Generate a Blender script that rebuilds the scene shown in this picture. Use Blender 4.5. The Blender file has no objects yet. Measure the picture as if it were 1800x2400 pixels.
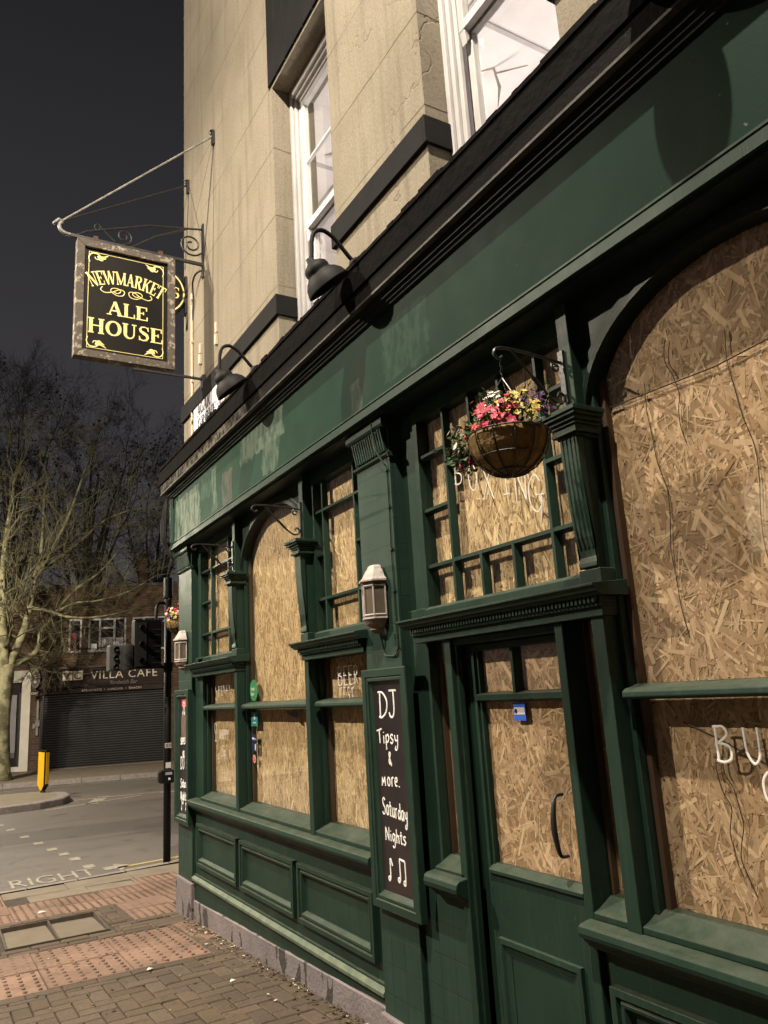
import bpy, math, random
from mathutils import Vector, Matrix, noise as mnoise
D = bpy.data; C = bpy.context; SC = C.scene
# ---------------------------------------------------------------- camera
cam = D.objects.new('camera', D.cameras.new('camera')); SC.collection.objects.link(cam)
SC.camera = cam
RX = (0.86460275, -0.4989308, -0.05941501); RY = (0.06287444, 0.22475201, -0.97238539); RZ = (0.49850666, 0.83699139, 0.22569119)
cam.matrix_world = Matrix(((RX[0], -RY[0], -RZ[0], 0), (RX[1], -RY[1], -RZ[1], 0), (RX[2], -RY[2], -RZ[2], 1.6), (0, 0, 0, 1)))
cam.data.sensor_fit = 'HORIZONTAL'; cam.data.sensor_width = 36; cam.data.lens = 35.9
cam.data.clip_start = 0.05; cam.data.clip_end = 600
# ---------------------------------------------------------------- world: town night sky, a little brighter near the roofs
W = D.worlds.new('World'); SC.world = W; W.use_nodes = True
wn = W.node_tree.nodes; wl = W.node_tree.links; wn.clear()
wo = wn.new('ShaderNodeOutputWorld'); wb = wn.new('ShaderNodeBackground'); wr = wn.new('ShaderNodeValToRGB')
wt = wn.new('ShaderNodeTexCoord'); ws = wn.new('ShaderNodeSeparateXYZ')
wl.new(wt.outputs['Generated'], ws.inputs[0]); wl.new(ws.outputs['Z'], wr.inputs[0]); wl.new(wr.outputs[0], wb.inputs[0]); wl.new(wb.outputs[0], wo.inputs[0])
wr.color_ramp.elements[0].position = 0.0; wr.color_ramp.elements[0].color = (0.080, 0.073, 0.076, 1)
wr.color_ramp.elements[1].position = 0.75; wr.color_ramp.elements[1].color = (0.0122, 0.0120, 0.0130, 1)
e = wr.color_ramp.elements.new(0.32); e.color = (0.037, 0.035, 0.038, 1)
wb.inputs[1].default_value = 0.82
SC.view_settings.view_transform = 'Standard'; SC.view_settings.look = 'None'; SC.view_settings.exposure = 0.58; SC.view_settings.gamma = 1
SC.cycles.use_denoising = True; SC.cycles.max_bounces = 8; SC.cycles.transparent_max_bounces = 16; SC.cycles.sample_clamp_indirect = 4.0
SC.cycles.caustics_reflective = False; SC.cycles.caustics_refractive = False
# street lamps: (base x, base y, head x, head y, head z, power, colour)
LAMPS = [(-3.0, 0.2, -1.1, 1.0, 9.0, 3400, (1.0, 0.88, 0.72), None),
         (-6.0, 8.2, -4.6, 7.4, 7.8, 4300, (1.0, 0.87, 0.69), (1.9, 6.3, 1.8, 84)),
         (-1.8, 20.0, -0.8, 19.4, 5.3, 1000, (1.0, 0.88, 0.66), None),
         (-4.8, 15.5, -3.4, 14.8, 8.0, 3200, (1.0, 0.90, 0.76), (1.2, 15.0, 0, 125))]  # last lamp: added out of view to brighten the road
# ---------------------------------------------------------------- helpers
def gz(y):
    return 0.05 - 0.045 * (max(-6.0, min(y, 9.0)) - 3.9)
class MB:
    def __init__(s): s.v = []; s.f = []; s.c = []
    def add(s, vs, fs, col=None):
        o = len(s.v); s.v += [tuple(p) for p in vs]
        for f in fs: s.f.append([i + o for i in f]); s.c.append(col)
    def box(s, x0, x1, y0, y1, z0, z1, col=None):
        vs = [(x, y, z) for x in (x0, x1) for y in (y0, y1) for z in (z0, z1)]
        s.add(vs, [(0, 1, 3, 2), (4, 6, 7, 5), (0, 4, 5, 1), (2, 3, 7, 6), (0, 2, 6, 4), (1, 5, 7, 3)], col)
    def prism(s, prof, axis, a, b, col=None):
        # prof: 2D points in the two other axes, in order x,y,z; extruded along axis from a to b
        def mk(p, t): return (t, p[0], p[1]) if axis == 'x' else (p[0], t, p[1]) if axis == 'y' else (p[0], p[1], t)
        n = len(prof); vs = [mk(p, a) for p in prof] + [mk(p, b) for p in prof]
        fs = [(i, (i + 1) % n, n + (i + 1) % n, n + i) for i in range(n)] + [tuple(range(n))[::-1], tuple(range(n, 2 * n))]
        s.add(vs, fs, col)
    def tube(s, pts, r, n=8, cap=True, col=None, flat=None):
        pts = [Vector(p) for p in pts]; m = len(pts)
        rs = r if isinstance(r, (list, tuple)) else [r] * m
        t0 = (pts[1] - pts[0]).normalized(); up = Vector((0, 0, 1)) if abs(t0.z) < 0.9 else Vector((1, 0, 0))
        nx = t0.cross(up).normalized(); vs = []
        for i, p in enumerate(pts):
            t = (pts[min(i + 1, m - 1)] - pts[max(i - 1, 0)])
            t = t.normalized() if t.length > 1e-9 else t0
            nx = (nx - t * nx.dot(t)); nx = nx.normalized() if nx.length > 1e-6 else t.orthogonal().normalized()
            ny = t.cross(nx)
            for k in range(n):
                a = 2 * math.pi * k / n; q = nx * math.cos(a) * rs[i] + ny * math.sin(a) * rs[i]
                if flat is not None: q = q - flat * q.dot(flat) * 0.65
                vs.append(p + q)
        fs = [(i * n + k, i * n + (k + 1) % n, (i + 1) * n + (k + 1) % n, (i + 1) * n + k) for i in range(m - 1) for k in range(n)]
        if cap: fs += [tuple(range(n))[::-1], tuple(range((m - 1) * n, m * n))]
        s.add(vs, fs, col)
    def lathe(s, prof, M, n=24, a0=0, a1=2 * math.pi, col=None):
        full = abs(a1 - a0 - 2 * math.pi) < 1e-6; k = n if full else n + 1; vs = []
        for r, z in prof:
            for i in range(k):
                a = a0 + (a1 - a0) * i / n; vs.append(M @ Vector((r * math.cos(a), r * math.sin(a), z)))
        fs = []
        for j in range(len(prof) - 1):
            for i in range(n):
                i2 = (i + 1) % k; fs.append((j * k + i, j * k + i2, (j + 1) * k + i2, (j + 1) * k + i))
        s.add(vs, fs, col)
    def build(s, name, mat, parent=None, bevel=0, smooth=False, kind=None):
        me = D.meshes.new(name); me.from_pydata(s.v, [], s.f); me.update()
        if any(c is not None for c in s.c):
            at = me.color_attributes.new('Col', 'FLOAT_COLOR', 'CORNER'); dat = []
            for p in me.polygons:
                c = s.c[p.index] or (.5, .5, .5)
                dat += [c[0], c[1], c[2], 1.0] * p.loop_total
            at.data.foreach_set('color', dat)
        if smooth: me.polygons.foreach_set('use_smooth', [True] * len(me.polygons))
        me.materials.append(mat)
        o = D.objects.new(name, me); SC.collection.objects.link(o)
        import bmesh
        bm = bmesh.new(); bm.from_mesh(me); bmesh.ops.recalc_face_normals(bm, faces=bm.faces); bm.to_mesh(me); bm.free()
        if parent: attach(o, parent)
        if bevel:
            b = o.modifiers.new('bevel', 'BEVEL'); b.width = bevel; b.segments = 2; b.limit_method = 'ANGLE'; b.angle_limit = 0.6
        if kind: o['kind'] = kind
        return o
def attach(o, p):
    o.parent = p; C.view_layer.update() if False else None
    o.matrix_parent_inverse = wmat(p).inverted()
def wmat(o):
    m = Matrix.LocRotScale(o.location, o.rotation_euler, o.scale)
    return wmat(o.parent) @ o.matrix_parent_inverse @ m if o.parent else m
def thing(name, label, cat, loc, group=None, rz=0):
    o = D.objects.new(name, None); SC.collection.objects.link(o); o.location = loc; o.rotation_euler = (0, 0, rz)
    o.empty_display_size = .1
    o['label'] = label; o['category'] = cat
    if group: o['group'] = group
    return o
def tag(o, label, cat, group=None):
    o['label'] = label; o['category'] = cat
    if group: o['group'] = group
    return o
def copy_tree(o, dv, parent=None):
    c = o.copy(); SC.collection.objects.link(c)
    if parent is None: c.location = Vector(o.location) + Vector(dv)
    else: c.parent = parent
    for ch in list(o.children): copy_tree(ch, dv, c)
    return c
def spline(pts, k=5):
    pts = [Vector(p) for p in pts]; n = len(pts)
    if n < 3: return pts
    out = []
    for i in range(n - 1):
        p0, p1, p2, p3 = pts[max(i - 1, 0)], pts[i], pts[i + 1], pts[min(i + 2, n - 1)]
        for j in range(k):
            t = j / k
            out.append(0.5 * ((2 * p1) + (p2 - p0) * t + (2 * p0 - 5 * p1 + 4 * p2 - p3) * t * t + (3 * p1 - p0 - 3 * p2 + p3) * t ** 3))
    out.append(pts[-1]); return out
# ---------------------------------------------------------------- materials
class NT:
    def __init__(s, name):
        s.m = D.materials.new(name); s.m.use_nodes = True; s.n = s.m.node_tree.nodes; s.l = s.m.node_tree.links; s.n.clear()
        s.out = s.n.new('ShaderNodeOutputMaterial')
    def node(s, t, props=None, **inp):
        n = s.n.new('ShaderNode' + t)
        for k, v in (props or {}).items(): setattr(n, k, v)
        for k, v in inp.items():
            key = int(k[1:]) if k[0] == '_' and k[1:].isdigit() else k.replace('_', ' ')
            s.set(n.inputs[key], v)
        return n
    def set(s, sock, v):
        if hasattr(v, 'is_output'): s.l.new(v, sock)
        elif hasattr(v, 'outputs'): s.l.new(v.outputs[0], sock)
        else:
            if isinstance(v, (tuple, list)) and len(v) == 3 and len(sock.default_value) == 4: v = (*v, 1)
            sock.default_value = v
    def math(s, op, a, b=0.0, c=0.0): return s.node('Math', dict(operation=op), _0=a, _1=b, _2=c).outputs[0]
    def mix(s, f, a, b, mode='MIX'):
        n = s.n.new('ShaderNodeMix'); n.data_type = 'RGBA'; n.blend_type = mode
        s.set(n.inputs[0], f); s.set(n.inputs[6], a); s.set(n.inputs[7], b); return n.outputs[2]
    def ramp(s, f, p0, p1): return s.node('MapRange', dict(clamp=True), Value=f, From_Min=p0, From_Max=p1).outputs[0]
    def coord(s): return s.node('TexCoord').outputs['Object']
    def noise(s, vec, scale, detail=4, rough=.55, dist=0): return s.node('TexNoise', {}, Vector=vec, Scale=scale, Detail=detail, Roughness=rough, Distortion=dist).outputs[0]
    def sep(s, v): return s.node('SeparateXYZ', {}, _0=v).outputs
    def comb(s, x, y, z=0.0): return s.node('CombineXYZ', {}, _0=x, _1=y, _2=z).outputs[0]
    def done(s, col, rough=.6, bump=None, bstr=.3, bdist=.01, metal=0, spec=.5, coat=0):
        p = s.node('BsdfPrincipled', {}, Base_Color=col, Roughness=rough, Metallic=metal)
        p.inputs['Specular IOR Level'].default_value = spec
        if coat: p.inputs['Coat Weight'].default_value = coat
        if bump is not None: s.l.new(s.node('Bump', {}, Strength=bstr, Distance=bdist, Height=bump).outputs[0], p.inputs['Normal'])
        s.l.new(p.outputs[0], s.out.inputs[0]); return s.m
def flatmat(name, a, b=None, scale=8, rough=.6, bstr=.2, bscale=60, spec=.5, metal=0, bdist=.004, stretch=None):
    t = NT(name); v = t.coord()
    if stretch: v = t.node('Mapping', {}, Vector=v, Scale=stretch).outputs[0]
    f = t.ramp(t.noise(v, scale, 5), .3, .7)
    return t.done(t.mix(f, a, b or tuple(x * .8 for x in a)), rough, t.noise(v, bscale, 3), bstr, bdist, metal, spec)
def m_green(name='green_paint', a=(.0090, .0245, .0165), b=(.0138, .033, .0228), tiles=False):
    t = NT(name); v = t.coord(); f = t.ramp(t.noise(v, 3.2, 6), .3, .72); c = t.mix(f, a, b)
    drip = t.node('Mapping', {}, Vector=v, Scale=(9, 9, .8)).outputs[0]
    c = t.mix(t.math('MULTIPLY', t.ramp(t.noise(drip, 3, 4), .56, .78), .35), c, (.04, .065, .05))
    chip = t.ramp(t.noise(v, 34, 3, .6), .735, .76); c = t.mix(t.math('MULTIPLY', chip, .7), c, (.11, .12, .09))
    nz = t.sep(t.node('NewGeometry').outputs['Normal'])[2]
    dust = t.math('MULTIPLY', t.ramp(nz, .25, .85), t.math('MULTIPLY_ADD', t.ramp(t.noise(v, 11, 5, .65), .35, .7), .55, .25)); c = t.mix(dust, c, (.070, .080, .058))
    scf = t.node('Mapping', {}, Vector=v, Scale=(30, 30, 7), Rotation=(.5, .2, .3)).outputs[0]
    c = t.mix(t.math('MULTIPLY', t.math('MULTIPLY', t.ramp(t.noise(scf, 2.2, 4, .7), .66, .7), t.ramp(t.noise(v, 2.3, 2), .5, .6)), .5), c, (.10, .105, .085))
    bv = t.node('Bevel', dict(samples=4), Radius=.007).outputs[0]
    ed = t.math('SUBTRACT', 1.0, t.node('VectorMath', dict(operation='DOT_PRODUCT'), _0=bv, _1=t.node('NewGeometry').outputs['Normal']).outputs[1])
    ed = t.math('MULTIPLY', t.ramp(ed, .04, .16), t.ramp(t.noise(v, 19, 5, .7), .46, .6)); c = t.mix(t.math('MULTIPLY', ed, .75), c, (.075, .088, .062))
    brush = t.noise(t.node('Mapping', {}, Vector=v, Scale=(60, 60, 3)).outputs[0], 3, 3)
    c = t.mix(t.math('MULTIPLY', t.ramp(brush, .35, .7), .28), c, (.008, .02, .013))
    h = t.math('ADD', t.math('MULTIPLY', brush, .35), t.math('MULTIPLY', t.noise(v, 26, 4), .6), 0.0)
    r = t.ramp(t.noise(v, 5, 3), .2, .9)
    if tiles:
        x, y, z = t.sep(v)
        br = t.node('TexBrick', dict(offset=0.0, squash=1.0), Vector=t.comb(t.math('ADD', t.math('ADD', y, x), .055), t.math('ADD', z, .0)), Color1=(1, 1, 1), Color2=(.72, .72, .72), Mortar=(0, 0, 0), Scale=1.0, Mortar_Size=.0022, Mortar_Smooth=.3, Brick_Width=.113, Row_Height=.127)
        c = t.mix(br.outputs[1], t.mix(.35, c, br.outputs[0], 'MULTIPLY'), (.009, .02, .014))
        h = t.math('SUBTRACT', t.math('MULTIPLY', h, .35), br.outputs[1])
    return t.done(c, t.math('MULTIPLY_ADD', r, .22, .40), h, .45, .004, 0, .2)
GREEN = m_green(); TILE = m_green('green_glazed_tile', (.0135, .033, .0235), (.0225, .047, .035), True)
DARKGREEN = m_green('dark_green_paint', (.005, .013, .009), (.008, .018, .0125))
def m_fascia():
    t = NT('overpainted_fascia'); v = t.coord(); x, y, z = t.sep(v)
    wob = t.math('MULTIPLY', t.math('SUBTRACT', t.noise(v, 9, 4), .5), .16)
    wob2 = t.math('MULTIPLY', t.math('SUBTRACT', t.noise(t.node('Mapping', {}, Vector=v, Location=(3, 5, 1)).outputs[0], 14, 3), .5), .10)
    yy = t.math('ADD', y, wob); zz = t.math('ADD', z, wob2)
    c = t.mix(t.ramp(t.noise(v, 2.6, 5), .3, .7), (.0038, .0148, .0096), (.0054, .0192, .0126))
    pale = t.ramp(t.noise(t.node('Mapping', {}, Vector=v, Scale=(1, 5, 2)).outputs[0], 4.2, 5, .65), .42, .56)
    lamp_wash = t.math('MULTIPLY', t.ramp(t.math('ADD', y, t.math('MULTIPLY', wob, 6.0)), 1.9, 5.4), t.math('MULTIPLY_ADD', t.ramp(t.noise(v, 5, 5, .6), .3, .65), .5, .5))
    c = t.mix(lamp_wash, c, (.0155, .044, .029))  # paler towards the far end: lamp light put into the colour
    for (y0, y1, z0, z1, col, k) in [(6.05, 6.8, 3.0, 3.37, (.125, .155, .12), .9), (5.6, 5.72, 3.04, 3.38, (.10, .13, .10), .8), (5.25, 5.48, 3.02, 3.27, (.07, .066, .056), .85),
                                     (5.19, 5.24, 3.1, 3.36, (.022, .028, .02), .9), (4.25, 5.05, 3.22, 3.43, (.085, .11, .085), .75), (4.35, 4.62, 3.03, 3.26, (.08, .105, .08), .7),
                                     (3.17, 3.27, 3.05, 3.36, (.016, .025, .018), .8), (3.24, 3.36, 3.0, 3.2, (.055, .065, .055), .6), (2.6, 3.0, 3.05, 3.35, (.035, .065, .05), .4), (5.72, 6.0, 3.2, 3.4, (.07, .11, .085), .4)]:
        def edge(a, lo, hi): return t.math('MULTIPLY', t.ramp(a, lo - .004, lo + .004), t.ramp(a, hi + .004, hi - .004))
        m = t.math('MULTIPLY', edge(yy, y0, y1), edge(zz, z0, z1))
        c = t.mix(t.math('MULTIPLY', m, t.math('MULTIPLY', t.math('MULTIPLY_ADD', pale, .7, .3), k)), c, col)
    chip = t.ramp(t.noise(v, 30, 3), .735, .76); c = t.mix(t.math('MULTIPLY', chip, .7), c, (.12, .14, .11))
    return t.done(c, t.math('MULTIPLY_ADD', t.noise(v, 6, 3), .15, .5), t.noise(v, 90, 4), .25, .002, 0, .06)
FASCIA = m_fascia()
def m_stucco():
    t = NT('cream_render'); v = t.coord(); x, y, z = t.sep(v)
    c = t.mix(t.ramp(t.noise(v, 1.3, 6), .32, .68), (.170, .147, .108), (.228, .200, .152))
    st = t.node('Mapping', {}, Vector=v, Scale=(5, 5, .35)).outputs[0]
    c = t.mix(t.math('MULTIPLY', t.ramp(t.noise(st, 2.2, 5), .5, .75), .62), c, (.085, .071, .053))
    c = t.mix(t.math('MULTIPLY', t.ramp(t.noise(v, 60, 4, .65), .42, .75), .6), c, (.085, .07, .055))
    zz = t.math('ADD', z, t.math('MULTIPLY', t.math('SUBTRACT', t.noise(v, 2, 2), .5), .03))
    fr = t.math('FRACT', t.math('DIVIDE', t.math('SUBTRACT', zz, 4.42), .562))
    ln = t.math('MULTIPLY', t.ramp(fr, .024, .012), t.ramp(t.noise(v, 1.7, 3), .34, .5))
    ck = t.node('TexVoronoi', dict(feature='DISTANCE_TO_EDGE'), Vector=t.node('Mapping', {}, Vector=t.node('VectorMath', {}, _0=v, _1=t.comb(0.0, t.noise(v, 5, 3), t.noise(v, 4, 3))).outputs[0], Scale=(1, .7, .8)).outputs[0], Scale=.9).outputs[0]
    crack = t.math('MULTIPLY', t.ramp(ck, .007, .001), t.ramp(t.noise(v, .9, 2), .52, .62))
    c = t.mix(t.math('MULTIPLY', ln, .75), c, (.13, .10, .075)); c = t.mix(t.math('MULTIPLY', crack, .6), c, (.12, .09, .07))
    h = t.math('SUBTRACT', t.math('SUBTRACT', t.math('MULTIPLY', t.noise(v, 95, 4, .65), .55), ln), t.math('MULTIPLY', crack, .7))
    return t.done(c, .9, h, .5, .008, 0, .2)
STUCCO = m_stucco()
WHITE = flatmat('white_gloss_paint', (.36, .35, .345), (.46, .445, .44), 7, .45, .15, 40, stretch=(2, 2, .5))
CREAM = flatmat('cream_paint', (.38, .32, .22), (.44, .38, .28), 12, .6)
BLACKP = flatmat('black_masonry_paint', (.004, .004, .0043), (.0075, .0072, .0072), 6, .8, .4, 45, .15)
BITUMEN = flatmat('bitumen_cornice', (.0016, .0014, .0014), (.0042, .0034, .003), 10, .9, .8, 22, .06, bdist=.012)
def m_corn():
    t = NT('peeling_cornice_board'); v = t.coord(); x, y, z = t.sep(v)
    f = t.math('MULTIPLY', t.ramp(t.noise(v, 17, 5, .65), .42, .66), t.ramp(y, 4.3, 5.2))
    c = t.mix(t.ramp(t.noise(v, 6, 5), .3, .7), (.0028, .0023, .0022), (.0052, .0042, .0038)); c = t.mix(f, c, (.13, .118, .09))
    return t.done(c, .8, t.noise(v, 45, 4), .6, .008, 0, .07)
CORNB = m_corn()
def m_plinth():
    t = NT('peeling_plinth'); v = t.coord()
    c = t.mix(t.ramp(t.noise(v, 5, 5), .3, .7), (.125, .105, .11), (.18, .155, .155))
    m = t.ramp(t.noise(t.node('Mapping', {}, Vector=v, Scale=(1, 1, .5)).outputs[0], 8, 4, .55, .4), .575, .59); c = t.mix(m, c, (.035, .03, .028))
    return t.done(c, .75, t.math('SUBTRACT', t.noise(v, 50, 3), m), .6, .01)
PLINTH = m_plinth()
def m_attr(name, rough=.8, nscale=90, stretch=None, amt=.35, bstr=.3, bdist=.003, sheen=0, spec=.3, dirt=False):
    t = NT(name); v = t.coord(); a = t.node('Attribute', dict(attribute_name='Col')).outputs[0]
    v2 = t.node('Mapping', {}, Vector=v, Scale=stretch).outputs[0] if stretch else v
    n = t.noise(v2, nscale, 4, .6)
    k = t.math('MULTIPLY_ADD', t.math('SUBTRACT', n, .5), amt * 2, 1.0)
    c = t.mix(1.0, a, t.comb(k, k, k), 'MULTIPLY')
    if dirt:
        c = t.mix(t.math('MULTIPLY', t.ramp(t.noise(v, 1.6, 5, .6), .42, .7), .55), c, (.045, .034, .024))
        c = t.mix(t.math('MULTIPLY', t.ramp(t.noise(v, 7, 4, .65), .58, .75), .5), c, (.035, .027, .02))
        vo = t.node('TexVoronoi', {}, Vector=v, Scale=5.5).outputs[0]; c = t.mix(t.math('MULTIPLY', t.ramp(vo, .10, .07), .5), c, (.03, .027, .024))
    return t.done(c, rough, n, bstr, bdist, 0, spec)
OSB = m_attr('oriented_strand_board', .75, 70, (1, 1, .2), .25, .15, .001)
PAVER = m_attr('block_paver', .8, 55, None, .5, .6, .005, dirt=True)
PETAL = m_attr('flower_petal', .5, 60, None, .15, .05, .001)
TACT = m_attr('tactile_slab', .8, 30, None, .4, .5, .004, dirt=True)
def m_glass(name, ior=1.5, tint=(.97, .97, .96), wav=.02):
    t = NT(name); v = t.coord(); b = t.node('Bump', {}, Strength=wav, Distance=.05, Height=t.noise(v, 2.2, 2)).outputs[0]
    fc = t.node('LayerWeight', {}, Blend=.5, Normal=b).outputs['Facing']
    fr = t.math('MULTIPLY_ADD', t.math('POWER', fc, 4.5), .9, .055)
    ms = t.node('MixShader', {}, _0=fr, _1=t.node('BsdfTransparent', {}, Color=tint).outputs[0], _2=t.node('BsdfGlossy', {}, Color=(1, 1, 1), Roughness=.015, Normal=b).outputs[0])
    t.l.new(ms.outputs[0], t.out.inputs[0]); return t.m
GLASS = m_glass('window_glass')
TIMBER = flatmat('brown_timber', (.055, .028, .016), (.10, .055, .03), 5, .7, .3, 30, stretch=(3, 3, .4))
CHALK = flatmat('chalk_paint', (.74, .73, .70), (.58, .57, .55), 40, .8)
CHALKG = flatmat('faded_pen', (.60, .57, .50), (.45, .42, .36), 30, .8)
BOARD = flatmat('blackboard', (.012, .009, .010), (.022, .016, .018), 7, .35, .1, 30)
IRON = flatmat('black_iron', (.010, .010, .010), (.018, .017, .016), 20, .42, .25, 60)
LAMPM = flatmat('dark_lamp_enamel', (.0042, .0038, .0036), (.0065, .006, .0056), 20, .65, .1, 60, .18)
GALV = flatmat('pale_weathered_iron', (.22, .21, .19), (.10, .095, .085), 14, .5)
RUST = flatmat('rusty_iron', (.07, .03, .018), (.03, .018, .014), 30, .8)
LANT = flatmat('chalky_lantern_paint', (.40, .36, .335), (.22, .19, .17), 26, .6, .3, 50)
LANTB = flatmat('rusty_lantern_base', (.27, .19, .16), (.12, .08, .065), 13, .8, .5, 40)
LGLASS = flatmat('frosted_amber_glass', (.075, .06, .042), (.11, .088, .062), 14, .3, .2, 80)
COIR = flatmat('coir_liner', (.27, .18, .08), (.14, .085, .035), 18, .95, .9, 70, .1, bdist=.01)
LEAF = m_attr('leaf', .5, 60, None, .3, .1, .001)
WOODW = NT('weathered_frame')
_v = WOODW.coord(); _n = WOODW.ramp(WOODW.noise(WOODW.node('Mapping', {}, Vector=_v, Scale=(1.2, 1, 1.2)).outputs[0], 13, 6, .7), .535, .575)
WOODW = WOODW.done(WOODW.mix(_n, WOODW.mix(WOODW.noise(_v, 40, 3), (.04, .032, .025), (.115, .092, .07)), (.28, .24, .185)), .8, _n, .5, .004)
SIGNB = flatmat('gloss_black_sign', (.003, .003, .0034), (.0045, .0045, .005), 3, .22, .05, 12)
GOLD = flatmat('gold_sign_paint', (.80, .70, .29), (.66, .55, .2), 14, .4, .1, 60)
PLATE = flatmat('white_enamel', (.72, .70, .74), (.60, .58, .62), 4, .3, .05, 30)
INK = flatmat('black_lettering', (.02, .02, .022), None, 10, .5)
REDINK = flatmat('red_lettering', (.25, .03, .03), None, 10, .5)
def m_asph():
    t = NT('asphalt'); v = t.coord()
    c = t.mix(t.ramp(t.noise(v, .5, 5), .3, .7), (.085, .074, .064), (.125, .108, .094))
    c = t.mix(t.math('MULTIPLY', t.ramp(t.noise(v, 120, 3), .45, .75), .5), c, (.22, .19, .165))
    x, y, z = t.sep(v); pt = t.math('MULTIPLY', t.ramp(t.math('ABSOLUTE', t.math('SUBTRACT', t.math('ADD', y, t.math('MULTIPLY', x, .12)), 13.4)), .62, .58), t.ramp(t.noise(v, 3, 2), .2, .3)); c = t.mix(t.math('MULTIPLY', pt, .45), c, (.045, .039, .034))
    oil = t.ramp(t.noise(v, 1.9, 4, .6), .6, .68); c = t.mix(t.math('MULTIPLY', oil, .5), c, (.03, .026, .023))
    st = t.ramp(t.noise(t.node('Mapping', {}, Vector=v, Scale=(.35, 1.6, 1)).outputs[0], 1.1, 4), .55, .7); c = t.mix(t.math('MULTIPLY', st, .35), c, (.022, .019, .018))
    return t.done(c, .62, t.noise(v, 160, 3), .8, .01)
ASPH = m_asph()
KERB = flatmat('granite_kerb', (.15, .13, .115), (.24, .21, .19), 12, .8, .6, 60)
SLAB = flatmat('concrete_slab', (.135, .108, .078), (.185, .152, .112), 5, .85, .5, 70)
JOINT = flatmat('paver_joint_dirt', (.025, .019, .013), (.05, .038, .026), 14, .95, .8, 50)
RPAINT = flatmat('worn_road_paint', (.36, .32, .26), (.16, .142, .118), 22, .75, .5, 80)
YPAINT = flatmat('worn_yellow_line', (.42, .32, .12), (.26, .21, .10), 22, .75, .5, 80)
YELLOW = flatmat('yellow_plastic', (.75, .43, .012), (.68, .37, .01), 8, .45)
def m_brick(name, a, b, mortar):
    t = NT(name); v = t.coord(); x, y, z = t.sep(v)
    br = t.node('TexBrick', dict(offset=.5), Vector=t.comb(t.math('ADD', x, y), z), Color1=a, Color2=b, Mortar=mortar, Scale=1.0, Mortar_Size=.011, Mortar_Smooth=.2, Brick_Width=.235, Row_Height=.078, Bias=-.1)
    c = t.mix(t.math('MULTIPLY', t.ramp(t.noise(v, 1.5, 5), .35, .7), .5), br.outputs[0], (.03, .022, .016))
    return t.done(c, .9, t.math('SUBTRACT', t.noise(v, 40, 3), br.outputs[1]), .6, .01)
BRICK = m_brick('stock_brick', (.17, .10, .055), (.11, .062, .035), (.075, .06, .045))
MOSAIC = m_brick('brown_mosaic_tile', (.10, .05, .035), (.05, .028, .02), (.12, .09, .07))
STEEL = flatmat('dark_shutter_steel', (.014, .0145, .016), (.020, .020, .021), 4, .42, .1, 40)
BROWNF = flatmat('brown_shop_fascia', (.020, .0095, .006), (.026, .0125, .008), 3, .5, .2, 60, .25)
SIGNW = flatmat('cream_sign_letters', (.85, .76, .60), (.75, .66, .5), 8, .5)
RENDW = flatmat('white_shop_render', (.55, .51, .45), (.64, .60, .53), 3, .8)
LILAC = flatmat('lilac_blind', (.30, .28, .31), (.25, .235, .27), 3, .6)
DGLASS = flatmat('dark_window_glass', (.012, .012, .014), (.03, .028, .03), 2, .1)
REDP = flatmat('red_curtain', (.25, .03, .045), (.16, .02, .03), 3, .7)
def m_bark(name, a, b):
    t = NT(name); v = t.coord(); f = t.ramp(t.noise(v, 3.5, 5, .6), .42, .58)
    return t.done(t.mix(f, a, b), .85, t.noise(v, 14, 5), .7, .02)
BARK = m_bark('plane_bark', (.085, .076, .04), (.25, .23, .135)); BARKD = m_bark('dark_bark', (.03, .026, .022), (.05, .043, .036))
TWIG = flatmat('twig_bark', (.055, .05, .026), (.14, .128, .066), 3, .85)
DTWIG = flatmat('dark_twig', (.022, .019, .017), (.034, .029, .026), 3, .9)
SEED = flatmat('seed_ball', (.02, .016, .012), None, 9, .9)
BLACKPL = flatmat('black_signal_plastic', (.003, .003, .0035), (.005, .005, .0055), 8, .5, .2, 60, .25)
GREYPL = flatmat('grey_signal_plastic', (.022, .021, .02), (.032, .030, .029), 8, .6)
PAPER = flatmat('white_paper', (.5, .48, .45), (.42, .40, .38), 9, .8)
def emit(name, col, s):
    t = NT(name); n = t.node('Emission', {}, Color=col, Strength=s); t.l.new(n.outputs[0], t.out.inputs[0]); return t.m
STK = lambda n, c: flatmat(n, c, None, 20, .4, .05)
S_GREEN = STK('green_sticker', (.04, .17, .07)); S_TEAL = STK('teal_sticker', (.025, .19, .19)); S_NAVY = STK('navy_sticker', (.012, .02, .07)); S_PINK = STK('pink_sticker', (.55, .10, .12)); S_BLUE = STK('blue_sticker', (.03, .10, .50))
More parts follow.
